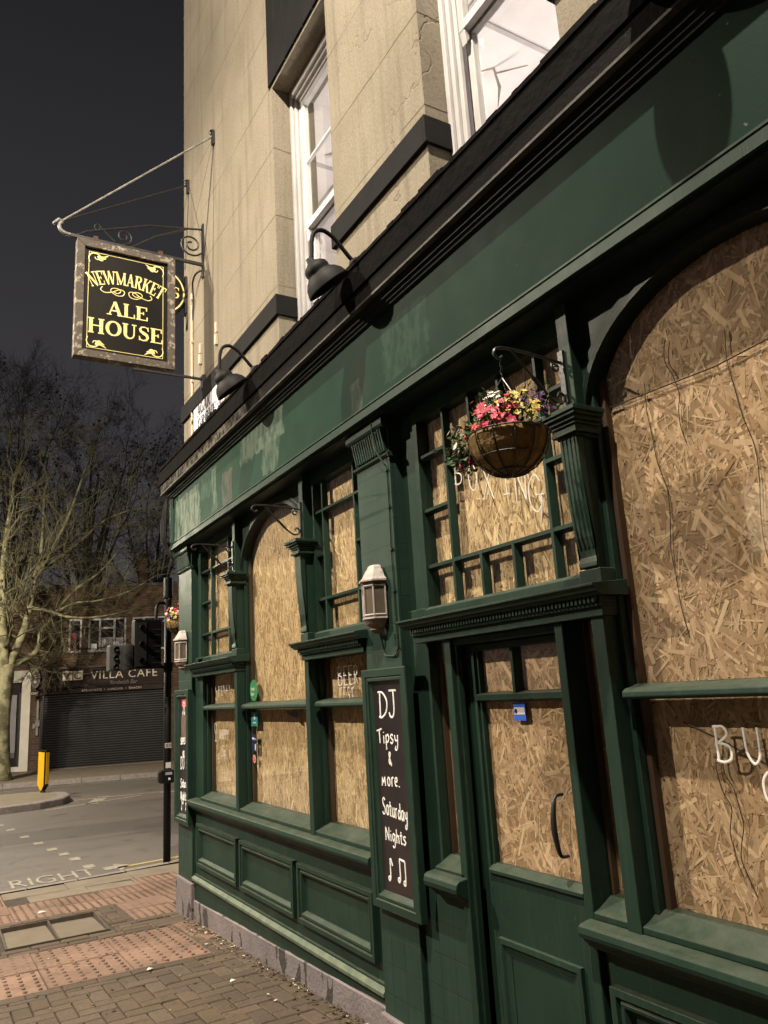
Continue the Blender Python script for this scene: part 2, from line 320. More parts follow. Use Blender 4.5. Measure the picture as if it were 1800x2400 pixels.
# ---------------------------------------------------------------- lettering
HW = {  # handwriting strokes, unit cap height
 'D': (.62, [[(.08, 0), (.1, .95)], [(-.02, .95), (.3, .93), (.58, .6), (.5, .2), (.2, .0), (0, .02)]]), 'J': (.5, [[(.05, 1), (.55, 1)], [(.33, 1), (.34, .3), (.25, .03), (.08, .02), (0, .18)]]),
 'T': (.5, [[(-.05, .86), (.5, 1.0)], [(.22, .92), (.24, 0)]]), 'i': (.18, [[(.08, .55), (.09, 0)], [(.08, .74), (.09, .78)]]), 'p': (.42, [[(.06, .6), (.08, -.42)], [(.07, .42), (.25, .62), (.38, .38), (.27, .1), (.08, .12)]]),
 's': (.36, [[(.32, .56), (.16, .62), (.06, .47), (.18, .33), (.32, .2), (.2, .02), (.03, .08)]]), 'y': (.42, [[(.04, .6), (.1, .25), (.3, .22)], [(.36, .62), (.32, -.1), (.2, -.42), (.05, -.33), (.14, -.15)]]),
 '&': (.45, [[(.4, .1), (.2, .02), (.08, .2), (.2, .4), (.3, .62), (.18, .72), (.12, .55), (.2, .35), (.34, .0), (.4, -.08)]]), 'm': (.62, [[(.04, 0), (.1, .58)], [(.1, .55), (.26, .22), (.4, .6), (.46, .02)]]),
 'o': (.42, [[(.2, .6), (.05, .35), (.12, .06), (.3, .08), (.36, .38), (.2, .6)]]), 'r': (.32, [[(.06, .6), (.08, 0)], [(.08, .38), (.18, .58), (.3, .56)]]), 'e': (.4, [[(.07, .3), (.33, .36), (.25, .6), (.08, .45), (.1, .1), (.33, .05)]]),
 '.': (.16, [[(.05, 0), (.08, .04)]]), 'S': (.5, [[(.45, .86), (.25, 1), (.08, .8), (.2, .55), (.42, .35), (.35, .05), (.1, .0), (.0, .15)]]), 'a': (.42, [[(.34, .55), (.15, .6), (.05, .3), (.14, .03), (.33, .2), (.35, .58), (.36, .02)]]),
 't': (.3, [[(.14, .9), (.14, .1), (.28, .03)], [(0, .6), (.3, .62)]]), 'u': (.42, [[(.05, .6), (.08, .1), (.25, .04), (.34, .3)], [(.35, .6), (.37, 0)]]), 'd': (.42, [[(.34, .45), (.15, .55), (.06, .25), (.15, .02), (.34, .2)], [(.36, .98), (.36, 0)]]),
 'N': (.55, [[(.04, 0), (.06, 1)], [(.06, 1), (.46, .02)], [(.46, .02), (.5, 1)]]), 'g': (.42, [[(.34, .5), (.15, .6), (.06, .3), (.15, .06), (.34, .3)], [(.36, .6), (.34, -.2), (.2, -.42), (.04, -.3)]]), 'h': (.42, [[(.06, 1), (.07, 0)], [(.07, .35), (.22, .58), (.34, .4), (.36, 0)]]),
 'B': (.56, [[(.06, 0), (.08, 1)], [(.0, .98), (.35, .98), (.45, .75), (.12, .52)], [(.12, .52), (.48, .42), (.5, .1), (.25, -.02), (0, .03)]]), 'U': (.55, [[(.04, 1), (.06, .3), (.25, .0), (.45, .25), (.48, 1)]]), 'X': (.5, [[(.02, 0), (.45, 1)], [(.05, 1), (.46, 0)]]),
 'I': (.32, [[(.02, 1), (.3, 1)], [(.16, 1), (.16, 0)], [(0, 0), (.32, 0)]]), 'G': (.6, [[(.5, .8), (.3, 1), (.06, .7), (.08, .2), (.3, .0), (.5, .2), (.5, .45)], [(.3, .45), (.62, .45)]]), 'P': (.45, [[(.06, 0), (.08, 1)], [(.02, .95), (.35, .95), (.42, .65), (.3, .48), (.08, .48)]]),
 'R': (.5, [[(.06, 0), (.08, 1)], [(.02, .95), (.35, .95), (.42, .7), (.3, .5), (.08, .5)], [(.15, .5), (.45, 0)]]), 'H': (.5, [[(.06, 1), (.06, 0)], [(.44, 1), (.44, 0)], [(.06, .5), (.44, .52)]]), 'A': (.5, [[(.02, 0), (.25, 1)], [(.25, 1), (.48, 0)], [(.1, .35), (.42, .35)]]),
 'Y': (.5, [[(.04, 1), (.26, .5)], [(.48, 1), (.2, -.1)]]), 'O': (.52, [[(.25, 1), (.04, .6), (.1, .1), (.35, .02), (.48, .5), (.25, 1)]]), 'E': (.45, [[(.05, 0), (.06, 1)], [(.05, 1), (.42, 1)], [(.06, .5), (.36, .5)], [(.05, 0), (.44, 0)]]), '5': (.45, [[(.42, 1), (.1, 1), (.1, .55)], [(.1, .58), (.38, .55), (.4, .15), (.2, -.02), (.02, .08)]]),
 'F': (.45, [[(.05, 0), (.06, 1)], [(.05, 1), (.42, 1)], [(.06, .5), (.36, .5)]]), '7': (.4, [[(.02, 1), (.42, 1), (.15, 0)]]), ' ': (.3, []), '~': (.5, [[(.2, .12), (.1, 0), (.0, .1), (.12, .2), (.2, .12), (.22, 1), (.42, .7)]]),
 '^': (.8, [[(.2, .1), (.1, 0), (0, .1), (.1, .2), (.2, .1), (.2, 1)], [(.2, 1), (.65, .95)], [(.65, .95), (.65, .05), (.55, -.05), (.47, .03), (.57, .13), (.65, .05)]]), '1': (.3, [[(.05, .8), (.2, 1), (.2, 0)]]), '2': (.45, [[(.05, .8), (.2, 1), (.4, .8), (.05, 0), (.45, 0)]]),
 'Q': (.5, [[(.1, 1), (.14, .55), (.3, .45), (.44, .6), (.4, 1), (.1, 1)], [(.28, .45), (.28, 0)], [(.1, 0), (.45, 0)]])}
def hand(mb, text, org, right, up, size, r, gap=.1, slope=0.0, sx=1.0):
    right = Vector(right); up = Vector(up); nrm = right.cross(up).normalized(); x = 0.0; org = Vector(org); k = 0
    for ch in text:
        w, st = HW.get(ch, HW[' '])
        for s in st:
            pts = [org + right * (x + p[0]) * size * sx + up * (p[1] + slope * x) * size for p in s]
            pts = spline(pts, 4) if len(pts) > 2 else pts
            mb.tube(pts, r, 6, flat=nrm)
        x += w + gap
    return x * size
def rib(pts, ws):  # flat ribbon outline -> quads
    pts = [Vector((p[0], p[1], 0)) for p in pts]; L = []
    for i, p in enumerate(pts):
        t = (pts[min(i + 1, len(pts) - 1)] - pts[max(i - 1, 0)]).normalized(); n = Vector((-t.y, t.x, 0)); w = ws[i] if isinstance(ws, list) else ws
        L.append((p + n * w / 2, p - n * w / 2))
    return L
K, T_, SF = .21, .09, .075
def arc(cx, cy, rx, ry, a0, a1, n=14): return [(cx + rx * math.cos(math.radians(a0 + (a1 - a0) * i / n)), cy + ry * math.sin(math.radians(a0 + (a1 - a0) * i / n))) for i in range(n + 1)]
def cw(pts, cx, rx): return [T_ + (K - T_) * min(1, abs(p[0] - cx) / rx) ** 1.3 for p in pts]
def srf(x, y, w=.34): return ([(x - w / 2, y), (x + w / 2, y)], SF)
_o = arc(.48, .5, .36, .455, 0, 360, 28)
SERIF = {'A': (.96, [([(.14, 0), (.46, 1)], T_), ([(.46, 1), (.80, 0)], K), ([(.24, .33), (.66, .33)], T_), srf(.14, .037, .3), srf(.80, .037, .36)]),
 'E': (.80, [([(.2, 0), (.2, 1)], K), ([(.03, .963), (.7, .963)], SF), ([(.69, .72), (.69, 1)], SF), ([(.2, .52), (.5, .52)], SF), ([(.5, .4), (.5, .64)], .06), ([(.03, .037), (.74, .037)], SF), ([(.73, 0), (.73, .28)], SF)]),
 'L': (.78, [([(.2, 0), (.2, 1)], K), srf(.2, .963), ([(.03, .037), (.72, .037)], SF), ([(.71, 0), (.71, .3)], SF)]),
 'H': (1.0, [([(.2, 0), (.2, 1)], K), ([(.78, 0), (.78, 1)], K), ([(.2, .52), (.78, .52)], SF), srf(.2, .037), srf(.2, .963), srf(.78, .037), srf(.78, .963)]),
 'O': (.96, [(_o, cw(_o, .48, .36))]), 'U': (.94, [([(.2, 1), (.2, .32)], K), (arc(.46, .33, .26, .29, 180, 360), [K - (K - T_) * min(1, i / 8) for i in range(15)]), ([(.72, .33), (.72, 1)], T_), srf(.2, .963), srf(.72, .963, .28)]),
 'S': (.72, [([(.60, .74), (.57, .9), (.4, .965), (.22, .93), (.13, .78), (.18, .64), (.36, .53), (.53, .42), (.59, .27), (.52, .1), (.34, .035), (.16, .08), (.1, .27)], [.05, .07, .08, .1, .14, .17, .22, .2, .17, .13, .09, .08, .05]), ([(.61, .68), (.61, .98)], .05), ([(.09, .02), (.09, .32)], .05)]),
 'N': (.98, [([(.16, 0), (.16, 1)], T_), ([(.16, 1), (.80, 0)], K), ([(.80, 0), (.80, 1)], T_), srf(.16, .037, .28), srf(.12, .963, .26), srf(.80, .963, .3)]),
 'W': (1.36, [([(.12, 1), (.40, 0)], K), ([(.40, 0), (.66, 1)], T_), ([(.66, 1), (.94, 0)], K), ([(.94, 0), (1.22, 1)], T_), srf(.12, .963), srf(1.22, .963, .28)]),
 'M': (1.18, [([(.16, 0), (.16, 1)], T_), ([(.16, 1), (.56, .05)], K), ([(.56, .05), (.98, 1)], T_), ([(.98, 1), (.98, 0)], K), srf(.16, .037, .28), srf(.98, .037), srf(.13, .963, .26), srf(1.0, .963, .28)]),
 'R': (.92, [([(.2, 0), (.2, 1)], K), (arc(.4, .745, .26, .22, 90, -90), [T_, .1, .12, .15, .18, .2, .2, .2, .2, .2, .18, .15, .12, .1, T_]), ([(.2, .963), (.42, .963)], SF), ([(.2, .525), (.42, .525)], SF), ([(.44, .52), (.74, 0)], K), srf(.2, .037), srf(.1, .963, .2), srf(.8, .037, .24)]),
 'K': (.96, [([(.2, 0), (.2, 1)], K), ([(.24, .38), (.74, 1)], T_), ([(.42, .6), (.78, 0)], K), srf(.2, .037), srf(.2, .963), srf(.74, .963, .3), srf(.8, .037, .32)]),
 'T': (.84, [([(.42, 0), (.42, 1)], K), ([(.04, .963), (.8, .963)], SF), ([(.055, .72), (.055, 1)], SF), ([(.785, .72), (.785, 1)], SF), srf(.42, .037)]),
 'G': (.96, [(arc(.48, .5, .36, .455, 45, 320, 22), [.1] * 5 + [K] * 12 + [.12] * 6), ([(.78, .05), (.78, .42)], K), srf(.74, .44, .34)]), 'V': (.92, [([(.14, 1), (.46, 0)], K), ([(.46, 0), (.78, 1)], T_), srf(.14, .963), srf(.78, .963, .28)]),
 '1': (.5, [([(.25, 0), (.25, 1)], K), srf(.25, .037, .36), ([(.08, .85), (.25, .97)], T_)]), '.': (.3, [([(.15, 0), (.15, .14)], .16)]), ' ': (.4, [])}
def serif(mb, text, org, right, up, h, condense=1.0, arcR=None, thick=.003, grow=0.0):
    """serif capitals centred on org; arcR bends the line upwards into an arch; returns nothing"""
    right = Vector(right); up = Vector(up); nrm = right.cross(up); org = Vector(org)
    tot = sum(SERIF[c][0] for c in text) * h * condense; x = -tot / 2; q = 0
    for ch in text:
        w, st = SERIF[ch]
        for pts, ws in st:
            L = rib(pts, ws); d = nrm * (thick + (q % 9) * .00025); q += 1
            def mp(p):
                xx = x + p.x * h * condense; yy = p.y * h * (1.0 if not arcR else 1 + grow * abs(xx) / (tot / 2))
                if arcR:
                    a = xx / arcR; rr = arcR + yy
                    return org + right * (rr * math.sin(a)) + up * (rr * math.cos(a) - arcR) + d
                return org + right * xx + up * yy + d
            vs = []; fs = []
            for a, b in L: vs += [mp(a), mp(b)]
            for i in range(len(L) - 1): fs.append((2 * i, 2 * i + 1, 2 * i + 3, 2 * i + 2))
            mb.add(vs, fs)
        x += w * h * condense
def text_obj(name, s, size, M, mat, parent, shear=0, ext=.004, sx=1, align='LEFT', spacing=1.0):
    cu = D.curves.new(name, 'FONT'); cu.body = s; cu.size = size; cu.extrude = ext; cu.shear = shear; cu.align_x = align; cu.space_character = spacing
    t = D.objects.new(name + '_tmp', cu); SC.collection.objects.link(t)
    me = D.meshes.new_from_object(t.evaluated_get(C.evaluated_depsgraph_get())); D.objects.remove(t)
    me.transform(M @ Matrix.Diagonal((sx, 1, 1, 1))); me.materials.append(mat)
    o = D.objects.new(name, me); SC.collection.objects.link(o)
    if parent: attach(o, parent)
    return o
def basis(org, r, u):
    r = Vector(r).normalized(); u = Vector(u).normalized(); n = r.cross(u)
    return Matrix(((r.x, u.x, n.x, org[0]), (r.y, u.y, n.y, org[1]), (r.z, u.z, n.z, org[2]), (0, 0, 0, 1)))
FR = ((0, -1, 0), (0, 0, 1))  # right / up on the pub front
#%%SETTING
# ---------------------------------------------------------------- setting: ground, road, pavement
def sheet(name, mat, x0, x1, ys, dz, kind='structure', nx=1):
    m = MB(); vs = []; fs = []
    for y in ys:
        for i in range(nx + 1): vs.append((x0 + (x1 - x0) * i / nx, y, gz(y) + dz))
    for j in range(len(ys) - 1):
        for i in range(nx): a = j * (nx + 1) + i; fs.append((a, a + 1, a + nx + 2, a + nx + 1))
    m.add(vs, fs); return m.build(name, mat, kind=kind)
sheet('ground', ASPH, -150, 150, [-60, -6, 0, 3.9, 9, 12, 60, 260], -.035)
def kerb_y(x): return 9.40 + .045 * (x - .75) + .03 * max(0, x - 1.2) ** 2
mp = MB(); vs = []; fs = []
xs = [-12 + .5 * i for i in range(45)]; ysn = 12
for x in xs:
    for j in range(ysn + 1): y = -6 + (kerb_y(min(x, 4)) - .1 + 6) * j / ysn; vs.append((x, y, gz(y) - .014))
for i in range(len(xs) - 1):
    for j in range(ysn): a = i * (ysn + 1) + j; fs.append((a, a + ysn + 1, a + ysn + 2, a + 1))
mp.add(vs, fs); mp.build('pavement', JOINT, kind='structure')
mk = MB()
for i in range(len(xs) - 1):
    x0, x1 = xs[i] + .004, xs[i + 1] - .004; a, b = kerb_y(min(x0, 4)), kerb_y(min(x1, 4))
    zt = .002
    vs = [(x0, a - .1, gz(a) + zt), (x1, b - .1, gz(b) + zt), (x1, b + .03, gz(b) - .006), (x0, a + .03, gz(a) - .006), (x0, a + .05, gz(a) - .05), (x1, b + .05, gz(b) - .05)]
    mk.add(vs, [(0, 1, 2, 3), (3, 2, 5, 4)])
mk.build('kerb', KERB, kind='structure')
rnd = random.Random(4)
def block(mb, x0, x1, y0, y1, col, g=.004, ch=.005, dz=0):
    x0 += g; x1 -= g; y0 += g; y1 -= g; r = rnd.uniform(-.0025, .0025); tx, ty = rnd.uniform(-.012, .012), rnd.uniform(-.012, .012)
    P = lambda x, y, z: (x, y, gz(y) + z + r + dz + tx * (x - x0) + ty * (y - y0))
    vs = [P(x0, y0, -.03), P(x1, y0, -.03), P(x1, y1, -.03), P(x0, y1, -.03), P(x0, y0, -.006), P(x1, y0, -.006), P(x1, y1, -.006), P(x0, y1, -.006),
          P(x0 + ch, y0 + ch, 0), P(x1 - ch, y0 + ch, 0), P(x1 - ch, y1 - ch, 0), P(x0 + ch, y1 - ch, 0)]
    fs = [(8, 9, 10, 11)] + [(i, (i + 1) % 4, (i + 1) % 4 + 4, i + 4) for i in range(4)] + [(i + 4, (i + 1) % 4 + 4, (i + 1) % 4 + 8, i + 8) for i in range(4)]
    mb.add(vs, fs, col)
def pcol(k=1.0):
    v = rnd.uniform(.78, 1.15) * k; return (.088 * v, .065 * v * rnd.uniform(.96, 1.04), .046 * v * rnd.uniform(.9, 1.1))
def tcol(k=1.0):
    v = rnd.uniform(.88, 1.1) * k; return (.215 * v, .134 * v, .098 * v)
pv = MB(); LB, WB = .2, .1
def herring(x0, x1, y0, y1):
    for i in range(int(x0 / WB) - 2, int(x1 / WB) + 2):
        for j in range(int(y0 / WB) - 2, int(y1 / WB) + 2):
            mm = (i - j) % 4; a, b = i * WB, j * WB
            if mm == 0: r = (a, a + LB, b, b + WB)
            elif mm == 3: r = (a, a + WB, b, b + LB)
            else: continue
            r = (max(r[0], x0), min(r[1], x1), max(r[2], y0), min(r[3], y1))
            if r[1] - r[0] > .03 and r[3] - r[2] > .03: block(pv, *r, pcol())
herring(-2.6, 1.9, 1.4, 5.36)
def course(x0, x1, y0, along=True):
    x = x0
    while x < x1 - .03:
        w = .2 if along else .1; block(pv, x, min(x + w, x1), y0, y0 + (.1 if along else .2), pcol(.95)); x += w
course(-2.6, 1.72, 5.37); course(-2.6, 1.9, 6.50)
herring(-2.6, .56, 6.61, 7.62); herring(1.36, 1.9, 6.61, 6.82); herring(.56, 1.36, 7.42, 7.62); course(-2.6, 1.55, 7.63)
herring(1.72, 1.9, 5.37, 6.6); course(1.36, 1.9, 6.83); course(.56, 1.36, 6.62); herring(1.36, 1.55, 6.94, 7.62)
pv.build('paving_blocks', PAVER, kind='structure')
# blister paving
tc = MB()
def tactile(x0, y0, n, m, s=.4, skip=None, rot=0.0):
    for i in range(n):
        for j in range(m):
            a, b = x0 + i * s, y0 + j * s
            if skip and skip(a + s / 2, b + s / 2): continue
            k = rnd.uniform(.9, 1.08); block(tc, a, a + s, b, b + s, tcol(k), .003, .003)
            for p in range(6):
                for q in range(6):
                    cx, cy = a + (p + .5) * s / 6, b + (q + .5) * s / 6; z = gz(cy); ring = []
                    for r_, h_ in ((.0145, .001), (.0105, .0052)):
                        ring += [(cx + r_ * math.cos(t * math.pi / 3), cy + r_ * math.sin(t * math.pi / 3), z + h_) for t in range(6)]
                    tc.add(ring, [(t, (t + 1) % 6, (t + 1) % 6 + 6, t + 6) for t in range(6)] + [(6, 7, 8, 9, 10, 11)], (.15 * k, .098 * k, .07 * k))  # blisters darker than the slab: their small shadows put into the colour
tactile(-2.3, 5.48, 10, 2, .505)
tactile(-2.45, 7.74, 11, 3, .4, lambda x, y: x > .85 and y > 8.6 and x < 2.0)
tactile(1.56, 6.94, 2, 2, .4, lambda x, y: x > 1.88 and y < 7.2); tactile(1.95, 7.74, 2, 3, .4)
tactile(-2.45, 8.94, 8, 1, .4)
tc.build('tactile_paving', TACT, kind='structure')
sl = MB()
for (a, b, c_, d_) in [(.95, 1.5, 8.56, 8.93), (1.5, 1.95, 8.56, 8.93), (.75, 1.35, 8.95, 9.28), (1.35, 2.0, 8.95, 9.33), (2.0, 2.6, 8.95, 9.38), (2.76, 3.5, 7.2, 8.2), (2.76, 3.5, 8.21, 9.2)]:
    block(sl, a, b, c_, d_, (1, 1, 1), .004, .004)
sl.build('paving_slabs', SLAB, kind='structure')
mh = thing('manhole_cover', 'pair of recessed inspection cover trays filled with stone slabs in the pavement', 'manhole cover', (.96, 7.0, gz(7) + .0))
f_ = MB()
for (a, b, c_, d_) in [(.595, 1.325, 6.752, 6.765), (.595, 1.325, 7.385, 7.398), (.595, .608, 6.767, 7.383), (1.312, 1.325, 6.767, 7.383), (.952, .962, 6.767, 7.383)]:
    f_.box(a, b, c_, d_, gz(7.1) - .03, gz(6.74) + .004)
f_.build('cover_frame', flatmat('worn_cover_edge', (.05, .038, .028), (.08, .062, .045), 20, .8), mh)
for (a, b) in [(.61, .945), (.97, 1.31)]:
    t_ = MB(); block(t_, a, b, 6.77, 7.38, None, .004, .004); t_.build('cover_slab', flatmat('worn_cover_slab', (.105, .085, .06), (.14, .115, .083), 5, .85, .5, 70), mh)
# road markings
RZ_ = lambda y: gz(y) - .035 + .004
rm = MB()
def quad(mb, pts, dz=0): mb.add([(x, y, RZ_(y) + dz) for x, y in pts], [tuple(range(len(pts)))])
for x, y in [(.93, 16.5), (1.15, 15.0), (1.25, 14.27), (1.36, 13.3), (1.46, 12.5), (1.55, 11.8), (1.63, 11.3), (1.69, 10.83), (1.75, 10.2), (3.65, 12.6)]:
    quad(rm, [(x - .06, y - .1), (x + .06, y - .1), (x + .06, y + .1), (x - .06, y + .1)])
for (ax, ay, bx, by, w) in [(2.85, 16.5, 3.3, 17.6, .12), (4.3, 17.1, 9.5, 14.6, .1), (2.6, 17.5, 4.4, 17.2, .05), (2.0, 16.35, 3.9, 17.0, .05), (1.0, 21.1, 3.3, 20.95, .05), (3.3, 20.95, 9, 18.7, .05), (4.9, 17.0, 5.2, 15.5, .12)]:
    dx, dy = bx - ax, by - ay; L = math.hypot(dx, dy); nx, ny = -dy / L * w, dx / L * w
    quad(rm, [(ax - nx, ay - ny), (bx - nx, by - ny), (bx + nx, by + ny), (ax + nx, ay + ny)])
rm.build('road_markings', RPAINT, kind='structure')
ym = MB()
for off in (.14, .36):
    P_ = [(x, kerb_y(min(x, 4)) + off) for x in [2.0 + .2 * i for i in range(25)]]
    for i in range(len(P_) - 1):
        (a, b), (c_, d_) = P_[i], P_[i + 1]; quad(ym, [(a, b - .04), (c_, d_ - .04), (c_, d_ + .04), (a, b + .04)])
ym.build('yellow_lines', YPAINT, kind='structure')
to = text_obj('road_lettering', 'RIGHT', .62, basis((.86, 9.62, RZ_(9.8) + .001), (1, .015, 0), (0, 1, 0)), RPAINT, None, ext=.0005, sx=.50, spacing=1.0); to['kind'] = 'structure'
ra = MB(); quad(ra, [(1.86, 9.80), (2.0, 9.80), (2.0, 9.66), (2.16, 9.9), (2.0, 10.12), (2.0, 9.98), (1.86, 9.98)]); ra.build('road_arrow', RPAINT, kind='structure')
# far pavement, parallel with the far shops
U = Vector((.945, -.327, 0)); Nn = Vector((.327, .945, 0)); O_ = Vector((2.92, 25.44, 0))
def fw(u, n, z): p = O_ + U * u + Nn * n; return (p.x, p.y, z)
far = MB()
KN = -3.6
far.add([fw(-40, KN, -.1), fw(40, KN, -.1), fw(40, 30, -.06), fw(-40, 30, -.06)], [(0, 1, 2, 3)])
far.build('far_pavement', SLAB, kind='structure')
kb = MB()
for i in range(-30, 34):
    a, b = i * .92, i * .92 + .91
    kb.add([fw(a, KN, -.096), fw(b, KN, -.096), fw(b, KN - .12, -.105), fw(a, KN - .12, -.105), fw(b, KN - .14, -.24), fw(a, KN - .14, -.24)], [(0, 1, 2, 3), (3, 2, 4, 5)])
kb.build('far_kerb', KERB, kind='structure')
isl = MB(); P_ = [(-4, 16.75), (1.4, 16.55), (1.95, 16.62), (2.4, 16.95), (2.6, 17.45), (2.62, 18.0), (2.45, 18.5), (2.0, 18.85), (1.3, 19.0), (-4, 19.2)]
n_ = len(P_); zb, zt = -.24, -.08; cx, cy = 1.0, 17.8
ins = lambda p, k: (p[0] + (cx - p[0]) * k if p[0] > 0 else p[0], p[1] + (cy - p[1]) * k)
vs = [(x, y, zb) for x, y in P_] + [(x, y, zt - .02) for x, y in P_] + [(*ins(p, .02), zt) for p in P_] + [(*ins(p, .14), zt) for p in P_]
isl.add(vs, [(k * n_ + i, k * n_ + (i + 1) % n_, (k + 1) * n_ + (i + 1) % n_, (k + 1) * n_ + i) for k in range(3) for i in range(n_)])
isl.build('island_kerb', KERB, kind='structure')
it = MB(); it.add([(*ins(p, .14), zt + .001) for p in P_], [tuple(range(n_))]); it.build('island_paving', SLAB, kind='structure')
#%%PUB
# ---------------------------------------------------------------- the pub
pub = thing('pub_building', 'corner pub with dark green boarded up shopfront under a cream rendered upper wall', 'pub', (1.9, 5.0, 0))
YN, YF = -2.5, 6.91  # near and far ends of the front
w = MB(); XW, XB = 1.95, 2.30
w.box(XW, XB, 4.55, YF, 3.6, 6.07); w.box(XW, XB, 2.64, 3.64, 3.6, 6.07); w.box(XW, XB, YN, 1.73, 3.6, 6.07)
w.box(XW, XB, 4.6, YF, 6.07, 11); w.box(XW, XB, 2.69, 3.64, 6.07, 11); w.box(XW, XB, YN, 1.73, 6.07, 11)
w.box(XW, XB, 3.64, 4.6, 6.5, 11); w.box(XW, XB, 1.73, 2.69, 6.5, 11); w.box(XB, 9, 6.6, YF, 3.6, 11)
w.box(XW + .003, XB, 3.64, 4.6, 6.072, 6.498); w.box(XW + .003, XB, 1.73, 2.69, 6.072, 6.498)
w.build('upper_wall', STUCCO, pub)
for (a, b) in [(3.645, 4.6), (1.735, 2.69)]:
    l = MB(); y = b
    while y > a + .02: l.box(XW - .014, XW + .002, max(y - .155, a), y - .008, 6.10, 8.6); y -= .158
    l.build('boarded_lintel', BLACKP, pub, .003)
for (a, b) in [(4.55, YF + .02), (2.64, 3.64), (YN, 1.73)]:
    s_ = MB(); s_.box(1.925, 1.949, a, b, 4.195, 4.35)
    if b < 6.9 or True:
        for q, sg in ((a, -1), (b, 1)):
            if q in (4.55, 2.64): s_.box(1.925, 2.09, q - .02, q - .0005, 4.195, 4.35)
            if q in (3.64, 1.73): s_.box(1.925, 2.09, q + .0005, q + .02, 4.195, 4.35)
    s_.build('string_course', BLACKP, pub, .004)
# sash windows with a lit room behind each
LITROOM = flatmat('white_ceiling_paint', (.50, .47, .46), (.72, .68, .67), 1.6, .8)
def sash(y0, y1):
    wn_ = MB(); zt, zb = 6.07, 3.65; x = 2.09
    for k, (xx, wd) in enumerate([(x, .03), (x + .025, .055), (x + .05, .08)]):
        for (a, b) in [(y0 + (.03, .055, .0)[0] * 0, y0 + wd), (y1 - wd, y1)]: wn_.box(xx, xx + .024, a, b, zb, zt)
        wn_.box(xx, xx + .0235, y0 + wd, y1 - wd, zt - wd - .03, zt)
    wn_.box(x + .076, x + .14, y0, y0 + .03, zb, zt); wn_.box(x + .076, x + .14, y1 - .03, y1, zb, zt)
    f = wn_.build('sash_window', WHITE, pub, .004)
    ya, yb = y0 + .085, y1 - .085
    for nm, xs_, z0, z1 in (('upper_sash', x + .055, 4.86, 5.95), ('lower_sash', x + .10, 3.66, 4.90)):
        s = MB(); t = .038
        s.box(xs_, xs_ + .04, ya, ya + .045, z0, z1); s.box(xs_, xs_ + .04, yb - .045, yb, z0, z1)
        s.box(xs_ + .001, xs_ + .039, ya + .045, yb - .045, z1 - .05, z1 - .001); s.box(xs_ + .001, xs_ + .039, ya + .045, yb - .045, z0 + .001, z0 + .055)
        zz = (z0 + z1) / 2; s.box(xs_ + .008, xs_ + .032, ya + .045, yb - .045, zz - .01, zz + .01)
        if nm == 'upper_sash':
            for q in (ya, yb - .045): s.prism([(xs_ + .002, z0), (xs_ + .038, z0), (xs_ + .034, z0 - .05), (xs_ + .012, z0 - .085)], 'y', q + .004, q + .041)
        s.build(nm, WHITE, f, .003)
        p = MB(); p.box(xs_ + .018, xs_ + .022, ya + .045, yb - .045, z0 + .055, z1 - .05); p.build('pane', GLASS, f)
    return f
sash(3.64, 4.55); sash(1.73, 2.64)
r = MB(); X0, X1, a, b, z0, z1 = 2.315, 5.2, .6, 6.55, 3.2, 6.20
r.add([(X0, a, z0), (X1, a, z0), (X1, b, z0), (X0, b, z0), (X0, a, z1), (X1, a, z1), (X1, b, z1), (X0, b, z1)], [(0, 1, 2, 3), (4, 7, 6, 5), (0, 4, 5, 1), (2, 6, 7, 3), (1, 5, 6, 2)])
room = r.build('upstairs_room', LITROOM, pub)
bt = MB()
for q in [(2.4, 5.1, 3.42, 3.455), (2.4, 5.1, 4.35, 4.385), (2.4, 5.1, 5.3, 5.335)]: bt.box(q[0], q[1], q[2], q[3], 6.186, 6.1995)
for xx in (2.95, 3.75): bt.box(xx, xx + .035, .7, 6.4, 6.1875, 6.1992)
bt.build('ceiling_batten', flatmat('grey_batten', (.44, .42, .41), None, 5), room)
ck = MB()
for (dx, dy) in ((0, 0), (-.65, 1.35)):
    cx, cy = 3.45 + dx, 3.72 + dy
    ck.tube([(cx - .10, cy + .12, 6.195), (cx, cy + .02, 6.195), (cx + .05, cy + .05, 6.195), (cx + .22, cy - .12, 6.195)], [.002, .009, .007, .002], 5); ck.tube([(cx, cy + .02, 6.19), (cx + .02, cy, 6.02), (cx + .01, cy + .03, 5.86)], [.008, .014, .003], 5)
ck.build('torn_paper', flatmat('torn_brown_paper', (.24, .19, .16), (.46, .41, .37), 12), room)
for (lx, ly, pw) in [(3.9, 2.6, 60), (3.2, 4.6, 75)]:
    L = D.lights.new('room_lamp', 'POINT'); L.energy = pw; L.color = (1, .94, .90); L.shadow_soft_size = .12
    o = D.objects.new('room_lamp', L); SC.collection.objects.link(o); o.location = (lx, ly, 4.7); attach(o, room)
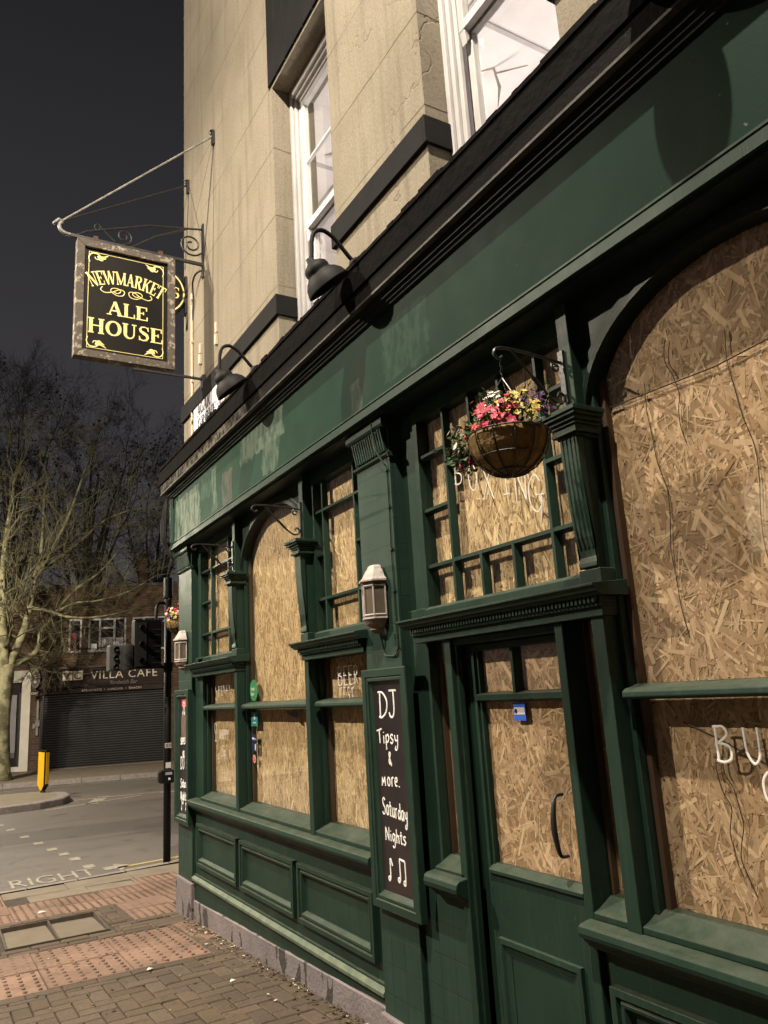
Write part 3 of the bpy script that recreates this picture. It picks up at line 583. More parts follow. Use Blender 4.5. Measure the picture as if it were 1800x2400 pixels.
# cornice over the fascia
def run(name, mat, prof, a, b, bevel=0, parent=pub):
    m = MB(); m.prism(prof, 'y', a, b); return m.build(name, mat, parent, bevel)
YC = 7.0
cr = MB(); rr = random.Random(2)
cr.prism([(1.949, 3.585), (1.735, 3.575), (1.732, 3.70), (1.742, 3.712), (1.949, 3.735)], 'y', YN, YC); cr.box(1.951, 6, 6.912, YC - .001, 3.58, 3.72)
y = YN
while y < YC - .05:  # ragged bitumen felt edge along the top
    dy = rr.uniform(.02, .10); h = rr.uniform(.0, .014); cr.box(1.726 - h * .3, 1.80, y, min(y + dy, YC), 3.700, 3.716 + h); y += dy
cor = cr.build('cornice', BITUMEN, pub)
run('cornice_board', CORNB, [(1.90, 3.574), (1.747, 3.572), (1.752, 3.49), (1.90, 3.494)], YN, YC - .02, .004)
run('cornice_lip', flatmat('lip_highlight', (.10, .09, .085), (.012, .01, .009), 7, .6, .5, 40), [(1.7515, 3.4885), (1.7490, 3.494), (1.7465, 3.491), (1.7485, 3.482), (1.90, 3.484), (1.90, 3.489)], YN, YC - .02)  # pale lip: highlight along the lit edge painted in
fm = MB()
ft = MB(); ft.prism([(1.94, 3.478), (1.775, 3.478), (1.775, 3.466), (1.786, 3.464), (1.788, 3.452), (1.802, 3.450), (1.804, 3.438), (1.815, 3.434), (1.818, 3.424), (1.836, 3.42), (1.94, 3.42)], 'y', YN, 6.9)
fm.prism([(1.94, 2.945), (1.812, 2.945), (1.812, 2.984), (1.820, 2.990), (1.824, 2.990), (1.824, 2.996), (1.818, 2.998), (1.818, 3.006), (1.832, 3.012), (1.94, 3.012)], 'y', YN, 6.9)
fm.prism([(1.834, 6.82), (1.82, 6.825), (1.818, 6.84), (1.812, 6.845), (1.812, 6.898), (1.834, 6.898)], 'z', 3.013, 3.419)
fas = MB(); fas.box(1.835, 2.05, YN, 6.895, 3.0, 3.43); fo = fas.build('fascia', FASCIA, pub); fm.build('fascia_moulding', GREEN, fo); ft.build('crown_moulding', flatmat('shaded_dark_green', (.0022, .0045, .0034), (.004, .008, .006), 9, .6, .3, 40, .15), fo)  # dark green crown moulding, blackened further with the cornice's shade
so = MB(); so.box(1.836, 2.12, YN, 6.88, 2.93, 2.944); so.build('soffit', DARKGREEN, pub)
# pilasters
def pilaster(y0, y1, xr):
    m = MB(); m.box(1.90, xr, y0, y1, .0, 2.74); m.box(1.90, xr, y0, y1, 2.74, 2.93)
    p = m.build('pilaster', TILE, pub, .004)
    c = MB(); c.prism([(1.90, 2.725), (1.885, 2.735), (1.882, 2.745), (1.90, 2.752)], 'y', y0 - .012, y1 + .012); c.box(1.90 - .012, xr - .01, y0 - .012, y0 - .0005, 2.727, 2.75); 
    n = 14
    for i in range(n):
        a = y0 + .012 + (y1 - y0 - .024) * i / n; b = a + (y1 - y0 - .024) / n * .55
        c.prism([(1.899, 2.755), (1.884, 2.758), (1.862, 2.872), (1.899, 2.876)], 'y', a, b)
    c.prism([(1.899, 2.878), (1.862, 2.878), (1.852, 2.89), (1.852, 2.925), (1.899, 2.928)], 'y', y0 - .02, y1 + .02)
    c.build('capital', GREEN, p, .002)
    f = MB(); zb = gz(y0) - .05; f.box(1.882, xr + .002, y0 - .018, y1 + .018, zb, .20 if y0 > 5 else .165); f.build('plinth_stone', PLINTH, p, .01)
    return p
pilaster(6.51, 6.91, 1.965); pilaster(3.11, 3.45, 1.985)
sw = MB(); sw.box(1.99, 8, 6.6, 6.905, -.4, 3.57); sw.build('side_wall', TILE, pub)
# core wall behind the shopfront, so that nothing shows through
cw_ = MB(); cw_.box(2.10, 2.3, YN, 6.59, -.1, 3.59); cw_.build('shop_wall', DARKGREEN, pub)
# stall risers
def riser(y0, y1, panels, sill_ends):
    m = MB(); m.box(1.93, 2.09, y0, y1, .27, .80); r = m.build('stall_riser', GREEN, pub)
    for (a, b) in panels:
        p = MB(); o, i_ = 1.898, 1.931; z0, z1 = .345, .655; t = .035
        # raised mitred frame: outer fillet, then a stepped moulding falling in to the field
        def ring(a0, b0, c0, d0, a1, b1, c1, d1, x0, x1):
            vs = [(x0, a0, c0), (x0, b0, c0), (x0, b0, d0), (x0, a0, d0), (x1, a1, c1), (x1, b1, c1), (x1, b1, d1), (x1, a1, d1)]
            p.add(vs, [(k, (k + 1) % 4, (k + 1) % 4 + 4, k + 4) for k in range(4)])
        st = [(0, i_), (0, o), (.022, o), (.026, o + .012), (.034, o + .012), (.038, o + .004), (.048, o + .006), (.062, o + .028), (.066, o + .030)]
        for (s0, x0), (s1, x1) in zip(st, st[1:]): ring(a + s0, b - s0, z0 + s0, z1 - s0, a + s1, b - s1, z0 + s1, z1 - s1, x0, x1)
        p.build('raised_panel', GREEN, r)
    m = MB(); m.prism([(1.93, .268), (1.90, .245), (1.893, .238), (1.893, .222), (1.905, .214), (1.93, .208)], 'y', y0, y1)
    m.build('skirting_moulding', flatmat('worn_green_moulding', (.035, .06, .04), (.10, .12, .07), 13, .6, .8, 40), r, .002)
    m = MB(); m.box(1.915, 2.09, y0, y1, .06, .2665); m.build('lower_board', GREEN, r)
    m = MB(); rr = random.Random(5); N = 24; vs = []
    for k in range(N + 1):
        yy = y0 + (y1 - y0) * k / N; zt = .08 + (6.41 - yy) * .034; zb = gz(yy) - .03; x = 1.905 + rr.uniform(-.001, .001)
        vs += [(x, yy, zb), (x, yy, zt - .006), (x + .008, yy, zt + rr.uniform(-.003, .003)), (2.05, yy, zt)]
    m.add(vs, [(4 * k + q, 4 * k + q + 4, 4 * k + q + 5, 4 * k + q + 1) for k in range(N) for q in range(3)])
    m.build('plinth', PLINTH, r)
    a, b = sill_ends
    s = MB(); s.prism([(1.94, .745), (1.905, .748), (1.899, .757), (1.885, .76), (1.882, .770), (1.872, .775), (1.866, .786), (1.852, .792), (1.848, .806), (1.852, .824), (1.862, .830), (1.94, .842)], 'y', a, b); s.build('sill', GREEN, r, .002)
    return r
riser(3.45, 6.51, [(5.475, 6.405), (4.485, 5.405), (3.525, 4.425)], (3.452, 6.50))
riser(.2, 2.02, [(1.1, 1.99), (.25, 1.03)], (.2, 2.05))
riser(YN, .2, [], (YN, .2))
# posts with console brackets and capitals
def post(yc, flut=True, w=.056):
    y0, y1 = yc - w / 2, yc + w / 2
    m = MB(); m.box(1.90, 2.045, y0, y1, .80, 1.89); m.box(1.90, 2.045, y0, y1, 1.9, 2.93)
    p = m.build('mullion_post', GREEN, pub, .003)
    c = MB(); a, b = yc - .042, yc + .042
    prof = [(1.899, 2.41), (1.866, 2.41), (1.868, 2.30), (1.876, 2.16), (1.886, 2.06), (1.896, 2.02), (1.8985, 1.995), (1.890, 1.975), (1.888, 1.96), (1.899, 1.955)]
    c.prism(prof, 'y', a, b)
    if flut:
        for k in range(4):
            q = a + .010 + k * .019; c.prism([(x - .004, z) for x, z in prof[1:6]] + [(x + .002, z) for x, z in prof[1:6]][::-1], 'y', q, q + .009)
    c.box(1.893, 1.96, yc - .05, yc + .05, 1.89, 1.953)
    c.build('console_bracket', GREEN, p, .003)
    h = MB()
    for (g, z0, z1) in [(.0, 2.412, 2.422), (.014, 2.422, 2.437), (.004, 2.437, 2.452), (.012, 2.452, 2.464), (.022, 2.464, 2.478), (.034, 2.478, 2.490), (.042, 2.490, 2.507)]:
        h.box(1.862 - g, 1.97, yc - .046 - g, yc + .046 + g, z0 + .0004, z1)
    h.build('capital', GREEN, p, .002)
    return p
post(5.42, False); post(4.185, False); post(1.855); post(.70)
# dentil cornices over the lower lights
def dentil(y0, y1, both=True):
    d = MB()
    for (x, z0, z1) in [(1.888, 1.795, 1.826), (1.875, 1.826, 1.838)]: d.box(x, 1.985, y0, y1, z0, z1 - .0004)
    q = y0 + .006
    while q < y1 - .01: d.box(1.862, 1.8795, q, q + .0115, 1.838, 1.859); q += .0195
    d.box(1.880, 1.985, y0, y1, 1.838, 1.859)
    d.prism([(1.985, 1.8595), (1.858, 1.8595), (1.852, 1.866), (1.838, 1.872), (1.832, 1.884), (1.822, 1.889), (1.822, 1.897), (1.985, 1.912)], 'y', y0 - .035, y1 + .035)
    return d.build('dentil_cornice', GREEN, pub, .0015)
dentil(5.385, 6.45); dentil(3.46, 4.225); dentil(1.815, 2.98); dentil(-.4, .74)
# arch heads between the posts
def arch(y0, y1):
    m = MB(); yc = (y0 + y1) / 2; R = (y1 - y0) / 2; zs, rise = 2.50, .375; n = 28
    pts = [(yc + R * math.cos(math.pi * i / n), zs + rise * math.sin(math.pi * i / n)) for i in range(n + 1)]
    for xf, xb, k, top in [(1.958, 2.045, 1.0, True)]:
        vs = [];
        for (y, z) in pts: vs += [(xf, y, z), (xf, y, 2.93), (xb, y, z), (xb, y, 2.93)]
        fs = []
        for i in range(n): a = 4 * i; b = a + 4; fs += [(a, b, b + 1, a + 1), (a, a + 2, b + 2, b), (a + 2, a + 3, b + 3, b + 2)]
        m.add(vs, fs)
    for (r0, r1, x) in [(0, .022, 1.940), (.022, .05, 1.947)]:  # architrave bands round the opening
        vs = []
        for i in range(n + 1):
            t = math.pi * i / n; c_, s_ = math.cos(t), math.sin(t)
            for r_ in (r0, r1): 
                for xx in (x, 1.9585): vs.append((xx, yc + (R + r_ - .0) * c_, zs + (rise + r_) * s_))
        fs = []
        for i in range(n): a = 4 * i; b = a + 4; fs += [(a, b, b + 2, a + 2), (a, a + 1, b + 1, b), (a + 2, b + 2, b + 3, a + 3)]
        m.add(vs, fs)
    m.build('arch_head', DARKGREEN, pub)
arch(4.213, 5.392); arch(.728, 1.827)
# oriented strand board: real flakes pressed on a backing sheet
def disc_(m, x, y, z, rr):
    m.add([(x, y + rr * math.cos(k * 1.047), z + rr * math.sin(k * 1.047)) for k in range(6)], [tuple(range(6))], (.04, .032, .025))
def osb(parent, y0, y1, z0, z1, x=2.022, seed=1, mode='v', seams=()):
    r = random.Random(seed); m = MB(); m.box(x + .0017, x + .018, y0, y1, z0, z1, (.27, .18, .09))
    n = int((y1 - y0) * (z1 - z0) * (2700 if mode == 'x' else 3300))
    for k in range(n):
        L, wd = (r.uniform(.03, .12), .004 + r.random() ** 2.2 * .017) if mode == 'x' else (r.uniform(.03, .11), .004 + r.random() ** 2 * .014); cy = r.uniform(y0, y1); cz = r.uniform(z0, z1)
        a = (r.gauss(math.pi / 2, .36) if r.random() < .85 else r.uniform(0, math.pi)) if mode == 'v' else (r.gauss(math.pi * .5, .75) if r.random() < .75 else r.uniform(0, math.pi))
        dx, dz = math.cos(a) * L / 2, math.sin(a) * L / 2; px, pz = -math.sin(a) * wd / 2, math.cos(a) * wd / 2
        q = [(cy - dx - px * r.uniform(.3, 1), cz - dz - pz), (cy + dx - px, cz + dz - pz * r.uniform(.4, 1)), (cy + dx * .96 + px, cz + dz + pz), (cy - dx + px, cz - dz * .95 + pz * r.uniform(.4, 1))]
        if min(p[0] for p in q) < y0 or max(p[0] for p in q) > y1 or min(p[1] for p in q) < z0 or max(p[1] for p in q) > z1: continue
        t = r.random(); b = r.uniform(.86, 1.14)
        if t < .15: c = (.33, .22, .118)
        elif t < .40: c = (.41, .29, .165)
        elif t < .76: c = (.48, .35, .205)
        else: c = (.60, .46, .28)
        xx = x + .0012 * (1 - k / n) + r.uniform(-.0001, .0001); tl = 0
        if mode == 'v': c = (c[0] * 1.17, c[1] * 1.17, c[2] * 1.10)
        if mode == 'x': c = (c[0] * .97, c[1] * .91, c[2] * .92)
        m.add([(xx + tl * s_, p[0], p[1]) for p, s_ in zip(q, (1, -1, -1, 1))], [(0, 1, 2, 3)], (c[0] * b, c[1] * b, c[2] * b))
    for yy in (y0 + .05, y1 - .05):  # screw heads down both edges
        zz = z0 + .12
        while zz < z1 - .05: disc_(m, x - .0008, yy + r.uniform(-.01, .01), zz + r.uniform(-.03, .03), .0042); zz += .27
    o = m.build('strand_board', OSB, parent)
    for zz in seams:
        s = MB(); s.box(x - .0012, x + .0005, y0, y1, zz - .002, zz + .002); s.build('board_seam', TIMBER, o) if False else None
    return o
def pane(parent, y0, y1, z0, z1, x=1.988): 
    p = MB(); p.box(x, x + .004, y0, y1, z0, z1); return p.build('pane', GLASS, parent)
XL = 1.965
def bar_v(m, y, z0, z1, w_=.022, x=XL, d=.034): m.prism([(x + d, y - w_ / 2 - .006), (x + .012, y - w_ / 2), (x, y - w_ / 2 + .004), (x, y + w_ / 2 - .004), (x + .012, y + w_ / 2), (x + d, y + w_ / 2 + .006)], 'z', z0, z1)
def bar_h(m, z, y0, y1, w_=.022, x=XL + .0006, d=.033): m.prism([(x + d, z - w_ / 2 - .006), (x + .012, z - w_ / 2), (x, z - w_ / 2 + .004), (x, z + w_ / 2 - .004), (x + .012, z + w_ / 2), (x + d, z + w_ / 2 + .006)], 'y', y0, y1)
def lattice(y0, y1, cols, rows_side, rows_mid, tops, seed, name='lattice_window', extra=None):
    """upper light: frame, glazing bars, one pane and the board behind"""
    m = MB(); z0, z1 = 1.955, 2.85
    m.box(1.953, 2.04, y0, y0 + .035, z0 - .04, z1 + .06); m.box(1.953, 2.04, y1 - .035, y1, z0 - .04, z1 + .06)
    m.box(1.954, 2.04, y0 + .035, y1 - .035, z1, z1 + .08); m.prism([(1.985, z0 - .045), (1.93, z0 - .045), (1.93, z0 - .012), (1.955, z0), (2.04, z0 + .008)], 'y', y0 + .0351, y1 - .0351)
    f = m.build(name, GREEN, pub, .003)
    b = MB()
    for c in cols: bar_v(b, c, z0, z1)
    ys = [y0 + .035] + sorted(cols) + [y1 - .035]
    for i in range(len(ys) - 1):
        rows = rows_mid if 0 < i < len(ys) - 2 else rows_side
        for z in rows: bar_h(b, z, ys[i], ys[i + 1])
    if extra: extra(b)
    b.build('glazing_bars', GREEN, f)
    pane(f, y0 + .035, y1 - .035, z0, z1, 1.990)
    osb(f, y0 + .01, y1 - .01, z0 - .04, z1 + .05, 2.022, seed)
    return f
lattice(5.46, 6.46, (6.17, 5.74), (2.67, 2.405, 2.14), (2.67, 2.14), 0, 11)
lattice(3.46, 4.155, (4.02, 3.62), (2.67, 2.405, 2.14), (2.67, 2.14), 0, 12)
def ex(b):
    for c in (2.53, 2.32): bar_v(b, c, 2.58, 2.85); bar_v(b, c, 1.955, 2.14)
    bar_h(b, 2.58, 2.09, 2.73)
lattice(1.884, 2.965, (2.73, 2.09), (2.67, 2.405, 2.14), (2.14,), 0, 13, extra=ex)
def light(name, y0, y1, ztop, seed, mode='v', transom=True, left=True, archtop=False, zb=.895):
    """big boarded light below or between the posts: frame, transom, pane, battens and board"""
    m = MB()
    m.prism([(2.04, .835), (1.905, .838), (1.905, .858), (1.935, .868), (1.985, .895), (2.04, .90)], 'y', y0, y1)
    if not archtop: m.box(1.953, 2.04, y0, y1, ztop, ztop + .06)
    nar = name == 'side_light'
    if not nar: m.box(1.962, 2.04, y1 - .02, y1, zb - .01, ztop - .0005); m.box(1.962, 2.04, y0, y0 + .02, zb - .01, ztop - .0005)
    if transom: m.prism([(2.0, 1.52), (1.925, 1.524), (1.918, 1.532), (1.92, 1.548), (1.932, 1.557), (2.0, 1.572)], 'y', y0 + .0205, y1 - .0205)
    f = m.build(name, GREEN, pub, .003)
    top = 2.885 if archtop else ztop
    pane(f, y0 + .02 * (not nar), y1 - .02 * (not nar), zb, top)
    bt = MB()
    if nar: bt.box(1.998, 2.021, y1 - .012, y1 - .001, zb, top)
    else: bt.box(1.995, 2.021, y1 - .04, y1 - .021, zb, top if not archtop else 2.62)
    if not nar: bt.box(1.995, 2.021, y0 + .021, y0 + .035, zb, top if not archtop else 2.62)
    bt.build('batten', TIMBER, f)
    osb(f, y0 + .01, y1 - .01, zb - .03, top + .03, 2.022, seed, mode)
    return f
L1 = light('shop_window', 5.45, 6.30, 1.795, 21); A1 = light('arched_window', 4.214, 5.391, 2.9, 22, archtop=True); R1_ = light('shop_window', 3.452, 4.156, 1.795, 23)
A2 = light('arched_window', .729, 1.826, 2.9, 24, 'x', archtop=True)
N1 = light('side_light', 2.745, 2.955, 1.795, 25, 'x', False); N2 = light('side_light', 1.884, 2.0295, 1.795, 26, 'x', False)
light('shop_window', -.5, .67, 1.795, 27)
# inner reveal of pilaster to window
for q in [(1.93, 2.045, 6.30, 6.509, .8, 1.955), (1.955, 2.045, 6.461, 6.509, 1.956, 2.93), (1.972, 2.045, 2.966, 3.109, 1.956, 2.93), (1.95, 2.045, 2.956, 3.109, .8, 1.955)]: rv = MB(); rv.box(*q); rv.build('reveal', GREEN, pub, .003)
# bay by the door: short sill bracket and brick pier below
cb = MB(); cb.prism([(1.99, .742), (1.91, .746), (1.895, .762), (1.885, .770), (1.862, .784), (1.850, .795), (1.846, .812), (1.852, .832), (1.866, .842), (1.99, .856)], 'y', 2.725, 2.965); cb.build('sill_bracket', GREEN, pub, .005)
pr = MB(); pr.box(1.925, 2.09, 2.72, 3.108, -.05, .80); pr.build('door_pier', TILE, pub, .004)
# door frame and door
df = MB()
for (a, b) in [(2.72, 2.765), (2.03, 2.07)]: df.box(1.905, 2.012, a, b, -.02, 1.794)
df.box(1.925, 1.955, 2.705, 2.7195, -.02, 1.78); df.box(1.925, 1.955, 2.0705, 2.085, -.02, 1.78)
df.box(1.92, 2.04, 2.0705, 2.7195, 1.765, 1.794)
df.build('door_frame', GREEN, pub, .004)
st_ = MB(); st_.box(1.80, 2.09, 2.06, 2.73, -.2, .062); st_.build('door_step', SLAB, pub, .01)
d = MB(); X = 1.975
d.box(X, X + .045, 2.655, 2.704, .07, 1.762); d.box(X, X + .045, 2.088, 2.135, .07, 1.762)
d.box(X + .0005, X + .045, 2.135, 2.655, 1.735, 1.762); d.box(X + .0005, X + .045, 2.135, 2.655, .07, .885)
door = d.build('door', GREEN, pub, .003)
dm = MB(); bar_h(dm, 1.545, 2.135, 2.655, .03, X - .004, .045); bar_v(dm, 2.405, 1.555, 1.735, .024, X - .002, .042)
dm.prism([(X + .01, .87), (X - .012, .872), (X - .012, .884), (X + .02, .905), (X + .04, .905)], 'y', 2.135, 2.655)
for (a, b, c_, e_) in [(2.64, 2.655, .9, 1.735), (2.135, 2.15, .9, 1.735)]: dm.box(X + .012, X + .045, a, b, c_, e_)
def ring2(mb, a, b, z0, z1, st):
    for (s0, x0), (s1, x1) in zip(st, st[1:]):
        vs = [(x0, a + s0, z0 + s0), (x0, b - s0, z0 + s0), (x0, b - s0, z1 - s0), (x0, a + s0, z1 - s0), (x1, a + s1, z0 + s1), (x1, b - s1, z0 + s1), (x1, b - s1, z1 - s1), (x1, a + s1, z1 - s1)]
        mb.add(vs, [(k, (k + 1) % 4, (k + 1) % 4 + 4, k + 4) for k in range(4)])
ring2(dm, 2.18, 2.625, .17, .645, [(0, X), (0, X - .016), (.018, X - .018), (.03, X - .008), (.05, X - .002), (.055, X - .002)])
dm.build('door_moulding', GREEN, door, .001)
pane(door, 2.14, 2.65, .9, 1.74, X + .02); osb(door, 2.125, 2.665,   .88, 1.75, 2.012, 31, 'x')
hd = MB(); hd.tube(spline([(X + .0, 2.195, 1.2), (X - .035, 2.195, 1.195), (X - .05, 2.195, 1.15), (X - .055, 2.195, 1.1), (X - .05, 2.195, 1.05), (X - .035, 2.195, 1.0), (X, 2.195, .995)], 4), [.006, .006, .006, .006, .006, .007, .008, .009, .0095, .01, .0105, .011, .011, .011, .011, .0105, .01, .0095, .009, .008, .007, .006, .006, .006, .006][:25], 10)
hd.build('handle', IRON, door, smooth=True)
# ---- stickers and writing on the panes
XPN = 1.9862
def disc(mb, y, z, ry, rz, x=XPN, n=24):
    vs = [(x, y + ry * math.cos(2 * math.pi * i / n), z + rz * math.sin(2 * math.pi * i / n)) for i in range(n)]
    mb.add(vs + [(x - .0006, a[1], a[2]) for a in vs], [tuple(range(n, 2 * n))] + [(i, (i + 1) % n, (i + 1) % n + n, i + n) for i in range(n)])
def sticker(parent, mat, y0, y1, z0, z1, x=XPN): m = MB(); m.box(x - .0006, x, y0, y1, z0, z1); return m.build('sticker', mat, parent)
m = MB(); disc(m, 5.285, 1.65, .075, .075); m.build('sticker', S_GREEN, A1)
text_obj('sticker_lettering', 'food\nbox', .035, basis((XPN - .001, 5.335, 1.65), *FR), PAPER, A1, ext=.0002)
sticker(A1, S_TEAL, 5.22, 5.345, 1.405, 1.50); m = MB(); disc(m, 5.28, 1.47, .016, .022, XPN - .0007); m.box(XPN - .0013, XPN - .0007, 5.25, 5.31, 1.425, 1.433); m.build('sticker_mark', PAPER, A1)
sticker(A1, S_NAVY, 5.255, 5.34, 1.30, 1.35); sticker(A1, S_NAVY, 5.25, 5.34, 1.235, 1.295)
m = MB(); m.box(XPN - .0013, XPN - .0007, 5.262, 5.28, 1.245, 1.285); m.box(XPN - .0013, XPN - .0007, 5.30, 5.33, 1.315, 1.33); m.box(XPN - .0013, XPN - .0007, 5.27, 5.285, 1.315, 1.325); m.build('sticker_mark', PAPER, A1)
m = MB(); disc(m, 5.30, 1.185, .027, .027); m.build('sticker', PAPER, A1); m = MB(); disc(m, 5.30, 1.185, .023, .023, XPN - .0008); m.build('sticker_mark', S_PINK, A1)
fr_ = MB()
for (a, b, c_, e_) in [(4.53, 4.72, 1.502, 1.508), (4.53, 4.536, 1.44, 1.502), (4.714, 4.72, 1.485, 1.502)]: fr_.box(XPN - .0006, XPN, a, b, c_, e_)
fr_.add([(XPN - .0003, 4.716, 1.5), (XPN - .0003, 4.536, 1.5), (XPN - .0003, 4.536, 1.442), (XPN - .0003, 4.63, 1.472)], [(0, 1, 2, 3)]); fr_.build('sticker', BOARD, A1)
sticker(door, S_BLUE, 2.375, 2.445, 1.452, 1.52, X + .0192); m = MB(); m.box(X + .0178, X + .0184, 2.378, 2.44, 1.475, 1.502); m.build('sticker_mark', PAPER, door)
m = MB(); disc(m, 2.43, 1.488, .008, .009, X + .0176); m.build('sticker_mark', S_NAVY, door)
g = MB(); hand(g, 'SPIRIT', (XPN, 6.15, 1.60), FR[0], FR[1], .125, .0032, .08, .25)
hand(g, 'HAPPY', (XPN, 6.06, 1.30), FR[0], FR[1], .075, .003, .12); hand(g, 'HO', (XPN, 5.66, 1.285), FR[0], FR[1], .075, .003, .12)
hand(g, '5p', (XPN, 6.0, 1.175), FR[0], FR[1], .075, .003, .2); hand(g, '7', (XPN, 5.84, 1.16), FR[0], FR[1], .06, .003)
hand(g, 'Q', (XPN, 6.185, 1.285), FR[0], FR[1], .13, .003); hand(g, '5', (XPN, 6.1, 1.12), FR[0], FR[1], .06, .003)
g.build('window_writing', CHALKG, L1)
g = MB(); hand(g, 'BEER', (XPN, 3.955, 1.64), FR[0], FR[1], .10, .0036, .16); hand(g, 'FEST', (XPN, 3.94, 1.555), FR[0], FR[1], .07, .0025, .2); g.build('window_writing', CHALK, R1_)
g = MB(); hand(g, 'BUR', (XPN, 1.537, 1.342), FR[0], FR[1], .098, .0042, .42, -.03); hand(g, 'GER', (XPN, 1.405, 1.235), FR[0], FR[1], .085, .0042, .3); g.build('window_writing', CHALK, A2)
lw = [o for o in pub.children if o.name.startswith('lattice_window')][2]
g = MB()
for ch, y, z, h in [('B', 2.70, 2.48, .10), ('O', 2.60, 2.425, .13), ('X', 2.505, 2.36, .15), ('I', 2.37, 2.35, .12), ('N', 2.30, 2.30, .14), ('G', 2.225, 2.24, .15)]: hand(g, ch, (1.9882, y, z), (0, -1, -.15), FR[1], h, .0034)
g.tube(spline([(1.9882, 2.16, 2.30), (1.9882, 2.15, 2.25), (1.9882, 2.165, 2.185)], 3), .0034, 6); g.build('window_writing', CHALKG, lw)
# sagging strings of old fairy lights between the big pane and its board
fl = MB(); r7 = random.Random(9)
for (y, z0, z1) in [(1.62, 2.55, 1.7), (1.52, 2.66, 2.3), (1.30, 2.6, 1.75), (1.56, 1.36, 1.03), (1.53, 1.4, .98), (1.33, 1.31, .95), (1.20, 1.5, .93)]:
    pts = [(2.012, y + .012 * math.sin(k * 1.1) + r7.uniform(-.006, .006) - .003 * k, z0 + (z1 - z0) * k / 9) for k in range(10)]; fl.tube(spline(pts, 3), .0015, 5)
fl.tube(spline([(2.012, 1.66, 1.45), (2.012, 1.56, 1.41), (2.012, 1.45, 1.36), (2.012, 1.33, 1.315), (2.012, 1.2, 1.32), (2.012, 1.05, 1.30)], 4), .0022, 5)
fl.tube([(2.012, 1.78, 2.52), (2.012, 1.35, 2.50), (2.012, .9, 2.53)], .0025, 5)
fl.build('light_string', flatmat('dark_cable', (.03, .02, .014), None, 10, .6), A2)
#%%THINGS
# ---------------------------------------------------------------- projecting pub sign
YS = 6.266
sb = thing('sign_bracket', 'black and pale iron bracket with scrolls and two stay rods carrying the square pub sign', 'bracket', (1.94, YS, 5.55))
m = MB(); m.box(1.936, 1.9495, YS - .022, YS + .022, 5.40, 5.95); m.build('wall_plate', IRON, sb)
m = MB(); m.box(.80, 1.936, YS - .012, YS + .012, 5.515, 5.542); m.build('arm', IRON, sb)
m = MB(); m.tube(spline([(.80, YS, 5.53), (.75, YS, 5.535), (.715, YS, 5.56), (.705, YS, 5.60), (.725, YS, 5.635)], 4), .017, 8); m.tube([(.66, YS, 5.60), (.70, YS, 5.655), (.735, YS, 5.635)], .014, 8); m.build('arm_tip', GALV, sb, smooth=True)
m = MB(); m.tube([(1.94, YS, 5.895), (1.45, YS, 5.80), (.93, YS, 5.60), (.85, YS, 5.545)], .009, 6); m.tube([(1.80, YS, 5.865), (1.5, YS, 5.70), (1.30, YS, 5.54)], .009, 6)
m.build('strut', IRON, sb)
def scroll(cx, cz, r, turns, a0, y=YS, n=26, sgn=1): return [(cx + r * (1 - .8 * i / n) * math.cos(a0 + sgn * turns * 2 * math.pi * i / n), y, cz + r * (1 - .8 * i / n) * math.sin(a0 + sgn * turns * 2 * math.pi * i / n)) for i in range(n + 1)]
m = MB(); m.tube(scroll(1.835, 5.71, .115, 1.7, -.6, sgn=-1), .0085, 6); m.tube(scroll(1.235, 5.63, .075, 1.5, -1.57), .008, 6); m.tube(spline([(1.16, YS, 5.56), (1.08, YS, 5.63), (1.02, YS, 5.69)], 3) + [Vector(p) for p in scroll(1.015, 5.655, .035, 1.0, 1.5)], .007, 6); m.build('scroll', IRON, sb)
for (p, q) in [((.72, YS, 5.64), (1.945, 5.916, 6.663)), ((.72, YS, 5.64), (1.945, 6.729, 6.682))]:
    m = MB(); m.tube([p, q], .0085, 6); m.build('stay_rod', GALV if q[1] < 6.3 else IRON, sb)
    m = MB(); m.box(1.925, 1.9495, q[1] - .018, q[1] + .018, q[2] - .10, q[2] + .05); m.tube(scroll(1.93, q[2] + .02, .035, 1.2, 0, q[1], 14), .009, 6); m.build('stay_hook', IRON, sb)
m = MB(); m.box(1.33, 1.949, YS - .03, YS - .006, 4.375, 4.392); m.box(1.92, 1.9495, YS - .05, YS + .02, 4.30, 4.42); m.build('lower_brace', IRON, sb)
hs = thing('hanging_sign', 'square black pub sign with gold lettering in a peeling pale wooden frame', 'pub sign', (1.26, YS, 4.42))
m = MB(); x0, x1, z0, z1, t = .845, 1.677, 4.42, 5.50, .066; ya, yb = YS - .045, YS + .045
def mitre(pts): m.prism(pts, 'y', ya, yb)
mitre([(x0, z0), (x1, z0), (x1 - t, z0 + t), (x0 + t, z0 + t)]); mitre([(x0, z1), (x0 + t, z1 - t), (x1 - t, z1 - t), (x1, z1)]); mitre([(x0, z0 + .001), (x0 + t - .001, z0 + t), (x0 + t - .001, z1 - t), (x0, z1 - .001)]); mitre([(x1, z0 + .001), (x1, z1 - .001), (x1 - t + .001, z1 - t), (x1 - t + .001, z0 + t)])
m.build('sign_frame', WOODW, hs, .004)
m = MB(); m.box(x0 + t - .01, x1 - t + .01, YS - .018, YS + .018, z0 + t - .01, z1 - t + .01); m.build('sign_panel', SIGNB, hs)
for xx in (1.0, 1.555): m = MB(); m.box(xx - .018, xx + .018, YS - .016, YS + .016, 5.495, 5.565); m.build('hanger', RUST, hs)
r_, u_ = (1, 0, 0), (0, 0, 1)
m = MB(); YB = YS - .018
serif(m, 'NEWMARKET', (1.263, YB, 5.145), r_, u_, .118, .575, .62, .0015, .12)
serif(m, 'ALE', (1.275, YB, 4.845), r_, u_, .128, 1.06); serif(m, 'HOUSE', (1.263, YB, 4.652), r_, u_, .138, 1.03)
m.build('gold_lettering', GOLD, hs)
